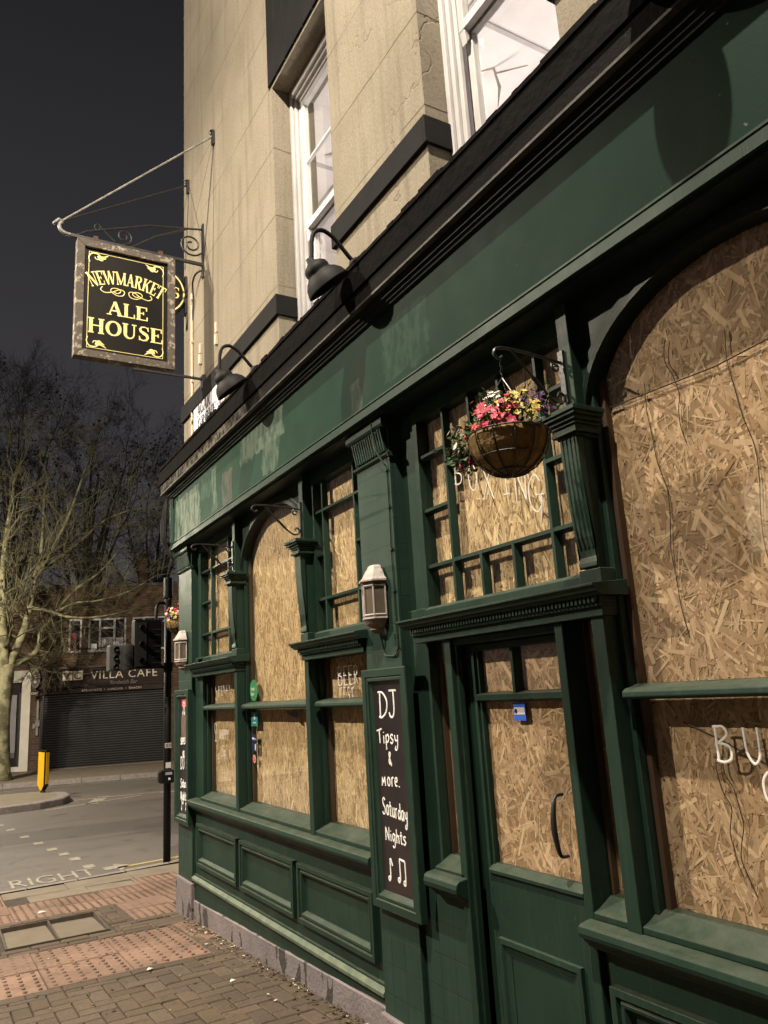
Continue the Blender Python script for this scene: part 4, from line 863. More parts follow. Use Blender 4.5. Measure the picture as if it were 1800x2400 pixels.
m = MB(); a, b, c_, e_ = .945, 1.577, 4.515, 5.405; k = .0045
for q in [(a, b, c_, c_ + k), (a, b, e_ - k, e_), (a, a + k, c_ + k, e_ - k), (b - k, b, c_ + k, e_ - k)]: m.box(q[0], q[1], YB - .002, YB - .0004, q[2], q[3])
for (cx, cz, sx, sz) in [(a, e_, 1, -1), (b, e_, -1, -1), (a, c_, 1, 1), (b, c_, -1, 1)]:  # corner leaf scrolls
    P = lambda x, z: (cx + sx * x, YB - .003, cz + sz * z)
    m.tube(spline([P(.01, .10), P(.0, .06), P(.02, .02), P(.06, .012), P(.09, .03), P(.085, .06), P(.06, .065), P(.05, .045)], 4), [.003 + .004 * abs(math.sin(i * .11)) for i in range(29)], 6, flat=Vector((0, 1, 0)))
    for (dx, dz, L) in [(.16, .012, .10), (.145, .04, .08), (.12, .062, .06)]:
        m.tube(spline([P(.07, .035), P((.07 + dx) / 2, dz * .6 + .03), P(dx, dz)], 4), [.004, .007, .009, .010, .009, .008, .006, .004, .001], 6, flat=Vector((0, 1, 0)))
for s in (-1, 1):  # flourish between the lines
    P = lambda x, z: (1.262 + s * x, YB - .002, 5.065 + z)
    m.tube(spline([P(.20, .03), P(.215, .0), P(.18, -.02), P(.12, -.005), P(.06, .03), P(.02, .02), P(.03, -.02), P(.08, -.03), P(.13, .0), P(.12, .03), P(.07, .035), P(.05, .01), P(.08, -.01), P(.105, .0)], 4), .0042, 6, flat=Vector((0, 1, 0)))
m.build('gold_ornament', GOLD, hs)
# round sign beyond the corner
rs = thing('round_sign', 'round black projecting sign with a gold rim half hidden behind the square pub sign', 'round sign', (1.68, 6.83, 5.5))
Mx = Matrix.Translation((1.69, 6.84, 5.50)) @ Matrix.Rotation(math.pi / 2, 4, 'X')
m = MB(); m.lathe([(0, .03), (.25, .03), (.265, .02), (.265, -.02), (.25, -.03), (0, -.03)], Mx, 40); m.build('sign_disc', SIGNB, rs, smooth=False)
m = MB(); m.lathe([(.222, .0305), (.222, .034), (.236, .034), (.236, .0305)], Mx, 40); m.build('gold_rim', GOLD, rs)
m = MB(); serif(m, 'S', (1.84, 6.81, 5.44), r_, u_, .12, .9); m.build('gold_lettering', GOLD, rs)
m = MB(); m.box(1.93, 1.955, 6.80, 6.88, 5.3, 5.7); m.build('wall_plate', IRON, rs)
# street nameplate
npl = thing('street_nameplate', 'white street nameplate with black capitals on the corner behind the small wall lamp', 'street sign', (1.94, 6.13, 3.95))
m = MB(); m.box(1.934, 1.948, 5.70, 6.545, 3.945, 4.335); m.build('plate', PLATE, npl, .003)
m = MB(); serif(m, 'AGAR', (1.934, 6.235, 4.085), *FR, .115, .87); serif(m, 'GROVE', (1.934, 6.155, 3.955), *FR, .10, 1.14); m.build('black_lettering', INK, npl)
m = MB(); serif(m, 'N.W.1', (1.934, 5.785, 3.955), *FR, .06, .68); m.build('red_lettering', INK, npl)
m = MB(); m.box(1.930, 1.9335, 6.25, 6.45, 4.262, 4.30); m.box(1.930, 1.9335, 6.0, 6.2, 4.262, 4.29); m.build('crest_mark', flatmat('faded_print', (.45, .40, .42), None, 30), npl)
# ---- swan neck lamps on the cornice
def wall_lamp(y, label):
    t = thing('wall_lamp', label, 'wall lamp', (1.80, y, 3.73), 'swan neck lamps along the cornice')
    m = MB(); m.box(1.765, 1.90, y - .035, y + .035, 3.7185, 3.775); m.lathe([(.0, .05), (.045, .045), (.05, .0)], Matrix.Translation((1.81, y, 3.76)), 16); m.build('lamp_base', LAMPM, t, .004)
    hx, hz = 1.575, 3.80
    pts = spline([(1.81, y, 3.775), (1.76, y, 3.815), (1.71, y, 3.868), (1.665, y, 3.91), (1.61, y, 3.932), (1.565, y, 3.91), (1.546, y, 3.86), (1.543, y, 3.80), (1.540, y, 3.745)], 4)
    m = MB(); m.tube(pts, .0115, 10); m.build('swan_neck', LAMPM, t, smooth=True)
    tilt = math.radians(-40)
    M = Matrix.Translation((1.528, y, 3.742)) @ Matrix.Rotation(tilt, 4, 'Y')
    pr = [(0.0, .012), (.014, .01), (.018, -.014), (.024, -.022), (.042, -.034), (.053, -.052), (.057, -.074), (.055, -.088), (.057, -.094), (.074, -.112), (.090, -.142), (.099, -.176), (.102, -.190), (.097, -.188), (.086, -.142), (.07, -.114), (.052, -.096), (.0, -.09)]
    pr = [(a * 1.2, b * .86) for a, b in pr]
    m = MB(); m.lathe(pr, M, 32); m.build('lamp_shade', LAMPM, t, smooth=True)
    return t
wall_lamp(4.62, 'small dark swan neck lamp in front of the street nameplate')
wall_lamp(3.15, 'dark swan neck lamp in front of the narrow lit sash window')
wall_lamp(1.16, 'dark swan neck lamp nearest the viewer, above the hanging flower basket')
# ---- half lanterns on the pilasters
def lantern(y, label):
    t = thing('wall_lantern', label, 'wall lantern', (1.88, y, 2.0), 'aged lanterns on the pilasters')
    M = Matrix.Translation((1.885, y, 0)) @ Matrix.Rotation(math.pi, 4, 'Z'); S = 4; A = (-math.pi / 2, math.pi / 2)
    def part(nm, prof, mat, n=S, bev=0): m = MB(); m.lathe([(a * .68, 2.03 + (b - 2.03) * .86) for a, b in prof], M, n, *A); return m.build(nm, mat, t, bev)
    part('lantern_roof', [(0, 2.235), (.045, 2.233), (.066, 2.224), (.073, 2.212), (.075, 2.206), (.082, 2.204), (.116, 2.158), (.138, 2.143), (.138, 2.134), (.12, 2.131), (0, 2.131)], LANT)
    part('lantern_collar', [(0, 2.1308), (.122, 2.1308), (.124, 2.122), (.114, 2.118), (0, 2.118)], LANTB)
    g = part('lantern_glass', [(.108, 2.117), (.108, 1.938)], LGLASS)
    c = MB()
    for i in range(S + 1):
        a = A[0] + (A[1] - A[0]) * i / S; px, py = 1.885 - .076 * math.cos(a), y - .076 * math.sin(a)
        c.tube([(px, py, 1.948), (px, py, 2.105)], .0052, 6)
    for z in (2.098, 1.955):
        for i in range(S):
            P = [(1.885 - .076 * math.cos(A[0] + math.pi * k / S), y - .076 * math.sin(A[0] + math.pi * k / S), z) for k in (i, i + 1)]; c.tube(P, .0068, 6)
    c.build('lantern_cage', LANT, t)
    part('lantern_tray', [(0, 1.932), (.122, 1.932), (.124, 1.922), (.112, 1.915), (0, 1.915)], LANT)
    part('lantern_foot', [(.11, 1.914), (.095, 1.893), (.072, 1.875), (.066, 1.868), (.07, 1.862), (.045, 1.845), (.012, 1.84), (0, 1.83)], LANTB, 12)
    return t
lantern(3.275, 'aged white half lantern on the tiled pilaster between the chalkboard and the hanging basket')
lantern(6.69, 'aged white half lantern on the far corner pilaster beside the traffic signal pole')
# ---- chalkboards
def chalkboard(y0, y1, label):
    t = thing('chalkboard_sign', label, 'chalkboard', (1.89, (y0 + y1) / 2, .62), 'tall framed chalkboards on the pilasters')
    m = MB(); z0, z1 = .62, 1.70; x = 1.862
    def rg(st):
        for (s0, xa), (s1, xb) in zip(st, st[1:]):
            vs = [(xa, y0 + s0, z0 + s0), (xa, y1 - s0, z0 + s0), (xa, y1 - s0, z1 - s0), (xa, y0 + s0, z1 - s0), (xb, y0 + s1, z0 + s1), (xb, y1 - s1, z0 + s1), (xb, y1 - s1, z1 - s1), (xb, y0 + s1, z1 - s1)]
            m.add(vs, [(k, (k + 1) % 4, (k + 1) % 4 + 4, k + 4) for k in range(4)])
    rg([(0, 1.899), (0, x + .004), (.004, x), (.036, x), (.040, x + .006), (.046, x + .004), (.056, x + .004), (.060, x + .012), (.076, x + .024), (.080, x + .030)])
    m.build('board_frame', GREEN, t)
    m = MB(); m.box(1.888, 1.897, y0 + .05, y1 - .05, z0 + .05, z1 - .05); m.build('board_panel', BOARD, t)
    return t
cb2 = chalkboard(3.03, 3.45, 'tall green framed chalkboard advertising Saturday nights in white writing beside the door')
m = MB(); XC = 1.8875; HR = FR
for s, y, z, sz, r, k, sl in [('DJ', 3.33, 1.472, .123, .0056, 1.1, 0), ('Tipsy', 3.358, 1.352, .066, .0044, 1.3, 0), ('&', 3.268, 1.258, .075, .0044, 1, 0), ('more.', 3.342, 1.158, .068, .0044, 1.08, .03), ('Saturday', 3.348, 1.032, .072, .0042, .80, -.07), ('Nights', 3.335, .918, .058, .0042, 1.18, -.02), ('~', 3.325, .745, .095, .005, 1, 0), ('^', 3.24, .75, .10, .005, 1, 0)]:
    hand(m, s, (XC, y, z), HR[0], HR[1], sz, r, .09, sl, k)
m.build('chalk_writing', CHALK, cb2)
cb1 = chalkboard(6.505, 6.915, 'tall green framed chalkboard with a red corner and faint writing on the far corner pilaster')
m = MB(); m.box(1.8868, 1.8878, 6.62, 6.76, 1.56, 1.62); m.build('red_chalk_patch', S_PINK, cb1)
m = MB(); m.box(1.8868, 1.8878, 6.62, 6.78, 1.28, 1.50); m.build('smudged_poster', flatmat('smudged_brown_chalk', (.13, .085, .07), (.04, .028, .026), 14), cb1)
m = MB()
for s, y, z, sz in [('^', 6.74, 1.5, .1), ("DJ s", 6.80, 1.05, .10), ('SIPPIS', 6.80, 1.25, .05), ('Saturday', 6.80, .90, .07), ('Nights', 6.80, .80, .07), ('~', 6.78, .72, .08), ('~', 6.66, .73, .06)]: hand(m, s, (XC, y, z), HR[0], HR[1], sz, .0045, .06, .05)
m.build('chalk_writing', CHALK, cb1)
m = MB(); m.box(1.8862, 1.8872, 6.685, 6.735, 1.14, 1.20); m.build('paper_label', PAPER, cb1)
# ---- basket brackets and baskets
def bracket(y, label):
    t = thing('basket_bracket', label, 'bracket', (1.88, y, 2.7), 'scrolled iron basket brackets on the posts')
    m = MB(); m.box(1.888, 1.8995, y - .012, y + .012, 2.53, 2.75); m.build('wall_plate', IRON, t)
    m = MB(); m.tube(spline([(1.888, y, 2.705), (1.75, y, 2.715), (1.65, y, 2.716), (1.60, y, 2.71), (1.583, y, 2.69), (1.60, y, 2.672), (1.618, y, 2.682)], 4), .0055, 7); m.tube(scroll(1.862, 2.685, .022, 1.2, 1.57, y, 14), .005, 6); m.build('top_bar', IRON, t)
    m = MB(); m.tube(spline([(1.665, y, 2.712), (1.70, y, 2.675), (1.75, y, 2.625), (1.80, y, 2.578), (1.845, y, 2.548), (1.878, y, 2.552), (1.884, y, 2.578), (1.866, y, 2.588), (1.856, y, 2.572)], 4), [.004] * 8 + [.0075] * 4 + [.005] * 21, 7); m.build('brace', IRON, t)
    return t
bracket(5.42, 'thin empty scrolled bracket on the far green post, beside the corner lattice window')
bracket(4.185, 'empty scrolled iron bracket in front of the boarded arch between the two near posts')
bracket(1.868, 'scrolled iron bracket that carries the large flower basket')
COLS = dict(red=(.36, .02, .018), pink=(.40, .022, .06), white=(.66, .63, .58), yellow=(.50, .38, .10), purple=(.06, .012, .075))
def basket(cx, cy, zr, R, hook, label, seed, spec, arms=None):
    t = thing('hanging_basket', label, 'flower basket', (cx, cy, zr - R), 'flower baskets'); r = random.Random(seed)
    dep = R * 1.02
    prof = [(R * math.sin(a) * .985, -dep * math.cos(a)) for a in [math.pi / 2 * i / 10 for i in range(11)]]
    m = MB(); m.lathe(prof + [(R * .9, .006), (R * .8, -.02), (0, -.02)], Matrix.Translation((cx, cy, zr)), 36)
    nv = []
    for (x, y, z) in m.v: k = 1 + .03 * mnoise.noise(Vector((x * 30, y * 30, z * 30 + seed))); nv.append((cx + (x - cx) * k, cy + (y - cy) * k, zr + (z - zr) * k))
    m.v = nv; m.build('coir_liner', COIR, t, smooth=True)
    m = MB()
    for i in range(12):
        a = 2 * math.pi * i / 12; m.tube([(cx + R * 1.02 * math.sin(b) * math.cos(a), cy + R * 1.02 * math.sin(b) * math.sin(a), zr - dep * 1.02 * math.cos(b)) for b in [math.pi / 2 * k / 8 for k in range(9)]], .0026, 5)
    for b in (math.pi / 2, math.pi / 2 * .62, math.pi / 2 * .3):
        m.tube([(cx + R * 1.025 * math.sin(b) * math.cos(a), cy + R * 1.025 * math.sin(b) * math.sin(a), zr - dep * 1.02 * math.cos(b)) for a in [2 * math.pi * k / 32 for k in range(33)]], .0035 if b > 1.5 else .0026, 5)
    m.build('wire_frame', IRON, t)
    m = MB(); hk = Vector(hook)
    for i in range(3):
        a = 2 * math.pi * i / 3 + .5; m.tube([hk - Vector((0, 0, .07)), (cx + R * math.cos(a), cy + R * math.sin(a), zr)], .0018, 4)
    q = hk.copy()
    for i in range(5): m.tube([q + Vector((0, .004 * ((i % 2) * 2 - 1), 0)), q - Vector((0, 0, .017))], .0028, 5); q -= Vector((0, 0, .014))
    m.build('chain', IRON, t)
    lf = MB()
    def leaf(p, d, L, wd, col):
        d = d.normalized(); s = d.cross(Vector((r.uniform(-1, 1), r.uniform(-1, 1), r.uniform(-1, 1)))).normalized(); nn = d.cross(s)
        lf.add([p, p + d * L * .5 + s * wd + nn * wd * .3, p + d * L - nn * wd * .4, p + d * L * .5 - s * wd + nn * wd * .3], [(0, 1, 2), (0, 2, 3)], col)
    fm_ = {k: MB() for k in COLS}
    def flower(mb, p, n, s, col):
        n = n.normalized(); a0 = r.uniform(0, 6.28); e1 = n.orthogonal().normalized(); e2 = n.cross(e1)
        for k in range(5):
            a = a0 + k * 1.2566; d = e1 * math.cos(a) + e2 * math.sin(a); q = -e1 * math.sin(a) + e2 * math.cos(a); b = r.uniform(.75, 1.2); c = tuple(x * b for x in col)
            mb.add([p, p + d * s * .5 + q * s * .38 + n * s * .1, p + d * s * .95 + q * s * .26 + n * s * .22, p + d * s * 1.02 + n * s * .16, p + d * s * .95 - q * s * .26 + n * s * .22, p + d * s * .5 - q * s * .38 + n * s * .1], [(0, 1, 2, 3, 4, 5)], c)
        k = s * .16; mb.add([p + n * k * 1.2 + e1 * k, p + n * k * 1.2 + e2 * k, p + n * k * 1.2 - e1 * k, p + n * k * 1.2 - e2 * k, p + n * k * 2], [(0, 1, 4), (1, 2, 4), (2, 3, 4), (3, 0, 4)], (.5, .33, .03) if col[0] > .2 else (.4, .3, .1))
    for (colr, dx, dy, dz, sp, nfl, fs) in spec:
        c0 = Vector((cx + dx, cy + dy * .95, zr + (dz * .88 if dz > 0 else dz * .8)))
        for i in range(int(nfl * 2.0)):
            p = c0 + Vector((r.gauss(0, sp), r.gauss(0, sp), r.gauss(0, sp * .75))); n = (p - Vector((cx, cy, zr - .08))) + Vector((-.08, -.10, -.01)) + Vector((r.uniform(-.06, .06), r.uniform(-.06, .06), r.uniform(-.05, .07)))
            flower(fm_[colr], p, n, fs * r.uniform(.7, 1.05), COLS[colr])
        for i in range(int(nfl * 3.6)):
            p = c0 + Vector((r.gauss(0, sp * 1.15), r.gauss(0, sp * 1.15), r.gauss(-.012, sp * .85))); b = r.uniform(.5, 1.5); leaf(p, (p - Vector((cx, cy, zr - .02))) + Vector((r.uniform(-.05, .05), r.uniform(-.05, .05), r.uniform(-.03, .06))), r.uniform(.014, .026), r.uniform(.004, .008), (.05 * b, .105 * b, .025 * b))
        st = MB()
    lf.build('foliage', LEAF, t)
    for k, mb in fm_.items():
        if mb.v: mb.build(k + '_flowers', PETAL, t)
    return t
SP = [('pink', -.03, -.03, .075, .035, 22, .016), ('pink', -.06, -.03, .035, .028, 14, .017), ('red', -.02, .11, .12, .022, 8, .014), ('red', -.04, .10, .05, .022, 8, .014), ('white', -.03, .03, .165, .016, 9, .014), ('white', -.02, .09, .10, .014, 5, .013), ('white', -.05, .165, .045, .026, 18, .015), ('white', -.05, .185, -.02, .018, 10, .015), ('red', -.06, .12, .05, .024, 10, .015), ('white', -.05, .05, .11, .016, 6, .014),
      ('yellow', -.01, -.09, .10, .03, 13, .013), ('yellow', -.01, -.13, .055, .026, 7, .014), ('red', -.04, -.05, .05, .03, 8, .014), ('white', -.02, -.02, .12, .02, 5, .014), ('purple', .0, -.165, .09, .02, 4, .013), ('purple', .02, -.18, .045, .02, 3, .013), ('purple', -.05, .225, .0, .02, 12, .015), ('pink', -.05, .165, -.06, .018, 8, .015), ('purple', -.05, .20, -.04, .016, 8, .014), ('red', -.06, .03, .03, .03, 6, .014)]
basket(1.612, 1.872, 2.396, .134, (1.612, 1.872, 2.675), 'large hanging basket of pink, red, yellow and white flowers near the boarded door', 3, SP)
SP2 = [('pink', -.08, -.05, .08, .04, 7, .017), ('red', -.05, .0, .11, .03, 6, .016), ('yellow', -.06, -.06, .05, .045, 10, .016), ('purple', -.12, -.04, .03, .025, 5, .016), ('white', -.03, -.05, .05, .05, 6, .016)]
basket(2.02, 7.32, 2.36, .13, (2.02, 7.32, 2.72), 'small far hanging basket of pink and yellow flowers half hidden round the pub corner', 8, SP2)
fb = thing('basket_bracket', 'far iron bracket round the pub corner holding the half hidden basket', 'bracket', (2.02, 6.95, 2.7), 'scrolled iron basket brackets on the posts')
m = MB(); m.tube(spline([(2.02, 6.912, 2.70), (2.02, 7.15, 2.735), (2.02, 7.30, 2.73), (2.02, 7.33, 2.715), (2.02, 7.315, 2.70)], 4), .006, 6); m.build('top_bar', IRON, fb)
# ---- cables, floodlight and vents on the pub
cab = MB(); xo = 1.893
cp = [(1.83, 3.17, 2.945), (1.85, 3.185, 2.93), (1.855, 3.17, 2.79), (1.878, 3.135, 2.70), (xo, 3.13, 2.66), (xo, 3.128, 2.47), (xo, 3.133, 2.26), (xo, 3.132, 2.06), (xo, 3.13, 1.86), (xo, 3.13, 1.79), (xo, 3.155, 1.757), (xo, 3.22, 1.757), (xo, 3.255, 1.765), (xo, 3.262, 1.80), (1.88, 3.262, 1.855)]
cab.tube(spline(cp, 4), .0042, 6)
for z in (2.66, 2.47, 2.26, 2.06, 1.79): cab.box(xo - .006, 1.8999, 3.12, 3.143, z - .006, z + .006)
cab.lathe([(0, -.012), (.014, -.01), (.014, .006), (0, .008)], Matrix.Translation((1.892, 3.145, 1.85)), 10)
tag(cab.build('lantern_cable', GREEN), 'thin green painted cable running down the pilaster into the nearer lantern', 'cable')
cv = MB(); cv.tube([(1.938, 6.60, 5.40), (1.938, 6.60, 3.74)], .012, 8)
for z in (5.3, 4.9, 4.5, 4.1): cv.box(1.926, 1.949, 6.58, 6.62, z - .012, z + .012)
tag(cv.build('wall_conduit', CREAM, smooth=False), 'cream painted conduit pipe running down the wall near the corner', 'conduit')
for (y, z0, z1, lab) in [(5.89, 4.56, 4.77, 'nearer of two short cream vertical trunking stubs on the rendered wall'), (6.347, 4.57, 4.77, 'farther of two short cream vertical trunking stubs on the rendered wall')]:
    b = MB(); b.box(1.925, 1.9495, y - .018, y + .018, z0, (z0 + z1) / 2 - .006); b.box(1.93, 1.9495, y - .016, y + .016, (z0 + z1) / 2 + .006, z1); b.box(1.94, 1.9495, y - .01, y + .01, (z0 + z1) / 2 - .006, (z0 + z1) / 2 + .006)
    tag(b.build('trunking_stub', CREAM, bevel=.003), lab, 'trunking', 'cream trunking stubs')
cw2 = MB(); cw2.tube(spline([(1.945, 6.27, 5.48), (1.90, 6.35, 5.47), (1.90, 6.45, 5.42), (1.93, 6.52, 5.30), (1.938, 6.58, 5.2), (1.94, 6.60, 5.1)], 4), .009, 6); cw2.tube(spline([(1.945, 5.916, 6.6), (1.944, 6.1, 6.0), (1.944, 6.3, 5.4)], 3), .003, 4); cw2.tube(spline([(1.945, 6.73, 6.6), (1.944, 6.78, 6.2), (1.944, 6.86, 5.8)], 3), .003, 4)
tag(cw2.build('sign_cable', IRON), 'thin black cables looping down the wall beside the sign bracket', 'cable')
cc = MB(); r3 = random.Random(3)
for k in range(4): cc.tube(spline([(1.80, 6.93, 3.45 + .02 * k), (1.79 - .01 * k, 6.96 + .01 * k, 3.25), (1.80 - .012 * k, 6.98, 3.05), (1.84, 6.96, 2.94 - .015 * k), (1.88 + .02 * k, 6.94, 2.86), (1.93, 6.93, 2.80 + .04 * k)], 5), .006, 5)
tag(cc.build('corner_cable', IRON), 'loose black cables hanging under the end of the green fascia at the corner', 'cable')
fl_ = thing('floodlight', 'small black floodlight perched on the cornice below the street nameplate', 'floodlight', (1.78, 5.52, 3.72))
m = MB(); m.box(1.77, 1.79, 5.55, 5.565, 3.7185, 3.75); m.build('bracket', IRON, fl_)
m = MB(); m.prism([(1.745, 3.748), (1.80, 3.757), (1.812, 3.80), (1.75, 3.795)], 'y', 5.51, 5.60); m.build('lamp_body', IRON, fl_, .005)
m = MB(); m.box(1.87, 1.89, 2.05, 2.066, 1.845, 1.897); m.prism([(2.03, 1.893), (2.08, 1.899), (2.08, 1.905), (2.03, 1.90)], 'x', 1.835, 1.86)
# scraps
for i, (x, y, s, lab) in enumerate([(.98, 7.95, .035, 'small white paper scrap on the farther pink tactile paving'), (1.30, 5.38, .018, 'tiny white paper scrap on the grey paving blocks beside the nearer tactile strip'), (1.62, 4.75, .016, 'tiny pale scrap of rubbish near the pub plinth')]):
    m = MB(); z = gz(y) + .004; m.add([(x - s, y - s * .5, z), (x + s, y - s * .6, z + .006), (x + s * .8, y + s * .5, z + .003), (x - s * .2, y + s * .7, z + .01), (x - s * .9, y + s * .4, z + .002)], [(0, 1, 3), (1, 2, 3), (0, 3, 4)]); tag(m.build('litter', PAPER), lab, 'litter')
dl = MB(); r5 = random.Random(6)
for i in range(520):
    y = r5.uniform(3.2, 6.6); x = 1.895 - abs(r5.gauss(0, .05)) if r5.random() < .8 else r5.uniform(.6, 1.85); z = gz(y) + .003; s = r5.uniform(.004, .016); a = r5.uniform(0, 6.28); b = r5.uniform(.5, 1.6)
    P = [(x + s * math.cos(a + k) * (1 if k else .6), y + s * math.sin(a + k), z + r5.uniform(0, .008)) for k in (0, 1.6, 3.1, 4.7)]; col = (.06 * b, .045 * b, .025 * b) if r5.random() < .9 else (.4, .37, .32); dl.add(P, [(0, 1, 2), (0, 2, 3)], col)
o = dl.build('leaf_litter', LEAF); o['kind'] = 'stuff'; tag(o, 'scattered leaf crumbs and grit along the foot of the pub wall', 'leaf litter')
#%%FAR
# ---------------------------------------------------------------- shops across the road (built along u, rotated)
RZC = math.atan2(-.327, .945)
MC = Matrix(((.945, .327, 0, 2.92), (-.327, .945, 0, 25.44), (0, 0, 1, 0), (0, 0, 0, 1)))
class CB(MB):
    def build(s, *a, **k):
        s.v = [tuple(MC @ Vector(p)) for p in s.v]; return MB.build(s, *a, **k)
cafe = thing('cafe_building', 'two storey brown brick cafe with dark roller shutter and white framed windows', 'cafe', fw(1.8, 0, 0), None, RZC)
w = CB(); zt = 5.22
for q in [(-.30, 9, 2.80, 3.24, 0), (-.30, .68, 3.24, 4.28, 0), (1.06, 1.25, 3.24, 4.28, 0), (2.36, 2.54, 3.24, 4.28, 0), (3.62, 4.3, 3.24, 4.28, 0), (5.4, 9, 3.24, 4.28, 0), (-.30, 9, 4.28, zt, 0)]: w.box(q[0], q[1], 0, .25, q[2], q[3])
w.box(-.3, 9, 4.5, 4.75, -.2, zt); w.box(-.3, 0, .25, 4.5, 2.8, zt); w.box(8.7, 9, .25, 4.5, 2.8, zt); w.box(3.6, 9, 0, .25, -.2, 2.80)
w.build('brick_wall', BRICK, cafe)
w = CB(); w.box(-.45, 9.1, -.06, .32, zt + .001, zt + .10); w.add([(-.4, 0, zt + .12), (9, 0, zt + .12), (9, 4.7, zt + .5), (-.4, 4.7, zt + .5)], [(0, 1, 2, 3)]); w.build('parapet', flatmat('dark_coping', (.06, .05, .042), None, 4), cafe)
def cwin(a, b, z0, z1, sub):
    f = CB(); t = .055
    f.box(a, b, .02, .09, z0, z0 + t); f.box(a, b, .02, .09, z1 - t, z1); f.box(a, a + t, .021, .089, z0 + t, z1 - t); f.box(b - t, b, .021, .089, z0 + t, z1 - t)
    for s in sub: f.box(*s)
    o = f.build('window', WHITE, cafe); g = CB(); g.box(a + t, b - t, .06, .07, z0 + t, z1 - t); g.build('pane', DGLASS, o); return o
o = cwin(.68, 1.06, 3.25, 4.27, []); c = CB(); c.box(.74, .9, .05, .0595, 3.32, 3.85); c.build('red_curtain', REDP, o)
o = cwin(1.25, 2.36, 3.25, 4.27, [(1.56, 1.62, .022, .088, 3.305, 4.215), (1.98, 2.04, .022, .088, 3.305, 4.215), (1.62, 1.98, .023, .087, 3.94, 4.0)]); c = CB(); c.box(1.64, 1.96, .05, .0595, 3.32, 3.68); c.box(1.32, 1.5, .05, .0595, 3.32, 3.5); c.box(2.05, 2.28, .05, .0595, 3.32, 3.66); c.build('white_blind', WHITE, o)
cwin(2.54, 3.62, 3.25, 4.27, [(2.85, 2.91, .022, .088, 3.305, 4.215), (3.25, 3.31, .022, .088, 3.305, 4.215)])
for q in [(2.6, 2.84, 5.25, 6.25), (5.6, 6.0, 5.25, 6.4)]:
    w = CB(); w.box(q[0], q[1], 1.2, 1.8, q[2], q[3]); w.box(q[0] - .04, q[1] + .04, 1.16, 1.84, q[3], q[3] + .08); w.box(q[0] + .06, q[1] - .06, 1.35, 1.55, q[3] + .08, q[3] + .28); w.build('chimney', BRICK, cafe)
w = CB(); w.box(-.04, 3.6, -.22, -.02, 2.20, 2.76); w.box(.05, 3.6, -.20, -.02, 2.04, 2.199); fo = w.build('shop_fascia', BROWNF, cafe, bevel=.01)
w = CB(); w.box(-.30, 3.75, -.27, .0, 2.77, 2.83); w.build('fascia_hood', flatmat('brown_trim', (.07, .04, .028), None, 4), fo)
BU = lambda u, z, n=-.222: basis(fw(u, n, z), (.945, -.327, 0), (0, 0, 1))
text_obj('fascia_lettering', 'VILLA CAFE', .335, BU(1.39, 2.43), SIGNW, fo, sx=1.02, spacing=1.12)
text_obj('fascia_lettering', 'Sandwich Bar', .17, BU(1.93, 2.25), flatmat('dim_script', (.34, .30, .26), None, 6), fo, shear=.35, sx=.86)
text_obj('fascia_lettering', 'BREAKFASTS  \u2022  LUNCHES  \u2022  SNACKS', .082, BU(1.14, 2.085, -.202), SIGNW, fo, sx=1.15, spacing=1.1)
w = CB(); w.box(.60, .87, -.228, -.2205, 2.43, 2.70); w.box(.90, 1.17, -.228, -.2205, 2.43, 2.70); w.build('logo_tile', SIGNW, fo)
text_obj('logo_lettering', 'V', .33, BU(.61, 2.45, -.229), BROWNF, fo, sx=1.1); text_obj('logo_lettering', 'C', .30, BU(.91, 2.46, -.229), BROWNF, fo, sx=1.1)
w = CB(); w.lathe([(0, 0), (.05, 0), (.05, .006), (0, .006)], Matrix.Translation((1.045, -.232, 2.565)) @ Matrix.Rotation(math.pi / 2, 4, 'X'), 16); w.build('logo_cup', SIGNW, fo)
w = CB(); zb = -.07; z = 2.03
while z > zb:
    w.prism([(-.06, z), (-.085, z - .018), (-.085, z - .05), (-.06, z - .068)], 'x', .08, 3.5); z -= .069
w.box(.08, 3.5, -.06, -.045, zb, 2.035); w.box(0.0, .08, -.12, -.03, zb, 2.04); w.box(3.5, 3.6, -.12, -.03, zb, 2.04); w.build('roller_shutter', STEEL, cafe)
w = CB(); w.box(-.30, -.005, -.03, .2, -.09, 2.76); w.build('tiled_pier', MOSAIC, cafe)
w = CB(); w.box(-.12, -.06, -.1, -.032, .9, 1.95); w.box(-.14, -.02, -.12, -.032, 1.15, 1.33); w.box(-.22, -.16, -.07, -.032, 1.1, 1.25); w.build('meter_box', flatmat('grey_plastic', (.25, .24, .22), (.12, .11, .1), 6), cafe)
w = CB(); w.box(0, 3.6, -.35, -.03, -.09, -.065); w.build('threshold', SLAB, cafe)
ov = thing('oval_sign', 'oval brown projecting sign with a small open board hanging beside the cafe fascia', 'oval sign', fw(-.13, -.3, 2.2), None, RZC)
w = CB(); w.lathe([(0, .02), (1.0, .02), (1.0, -.02), (0, -.02)], Matrix.Translation((-.13, -.34, 2.53)) @ Matrix.Rotation(math.pi / 2, 4, 'X') @ Matrix.Diagonal((.135, .285, 1, 1)), 32); w.build('sign_face', flatmat('dark_brown_sign', (.03, .018, .014), None, 4), ov)
w = CB()
for k in (.93, .8): w.lathe([(k - .035, .0205), (k, .0215), (k, .0205)], Matrix.Translation((-.13, -.34, 2.53)) @ Matrix.Rotation(math.pi / 2, 4, 'X') @ Matrix.Diagonal((.135, .285, 1, 1)), 32)
for z in (2.62, 2.56, 2.5): w.box(-.16, -.10, -.3625, -.361, z - .02, z + .005)
w.lathe([(0, .021), (.05, .022), (.05, .0205)], Matrix.Translation((-.13, -.34, 2.44)) @ Matrix.Rotation(math.pi / 2, 4, 'X'), 12); w.build('sign_print', flatmat('dim_cream_print', (.36, .32, .27), None, 6), ov)
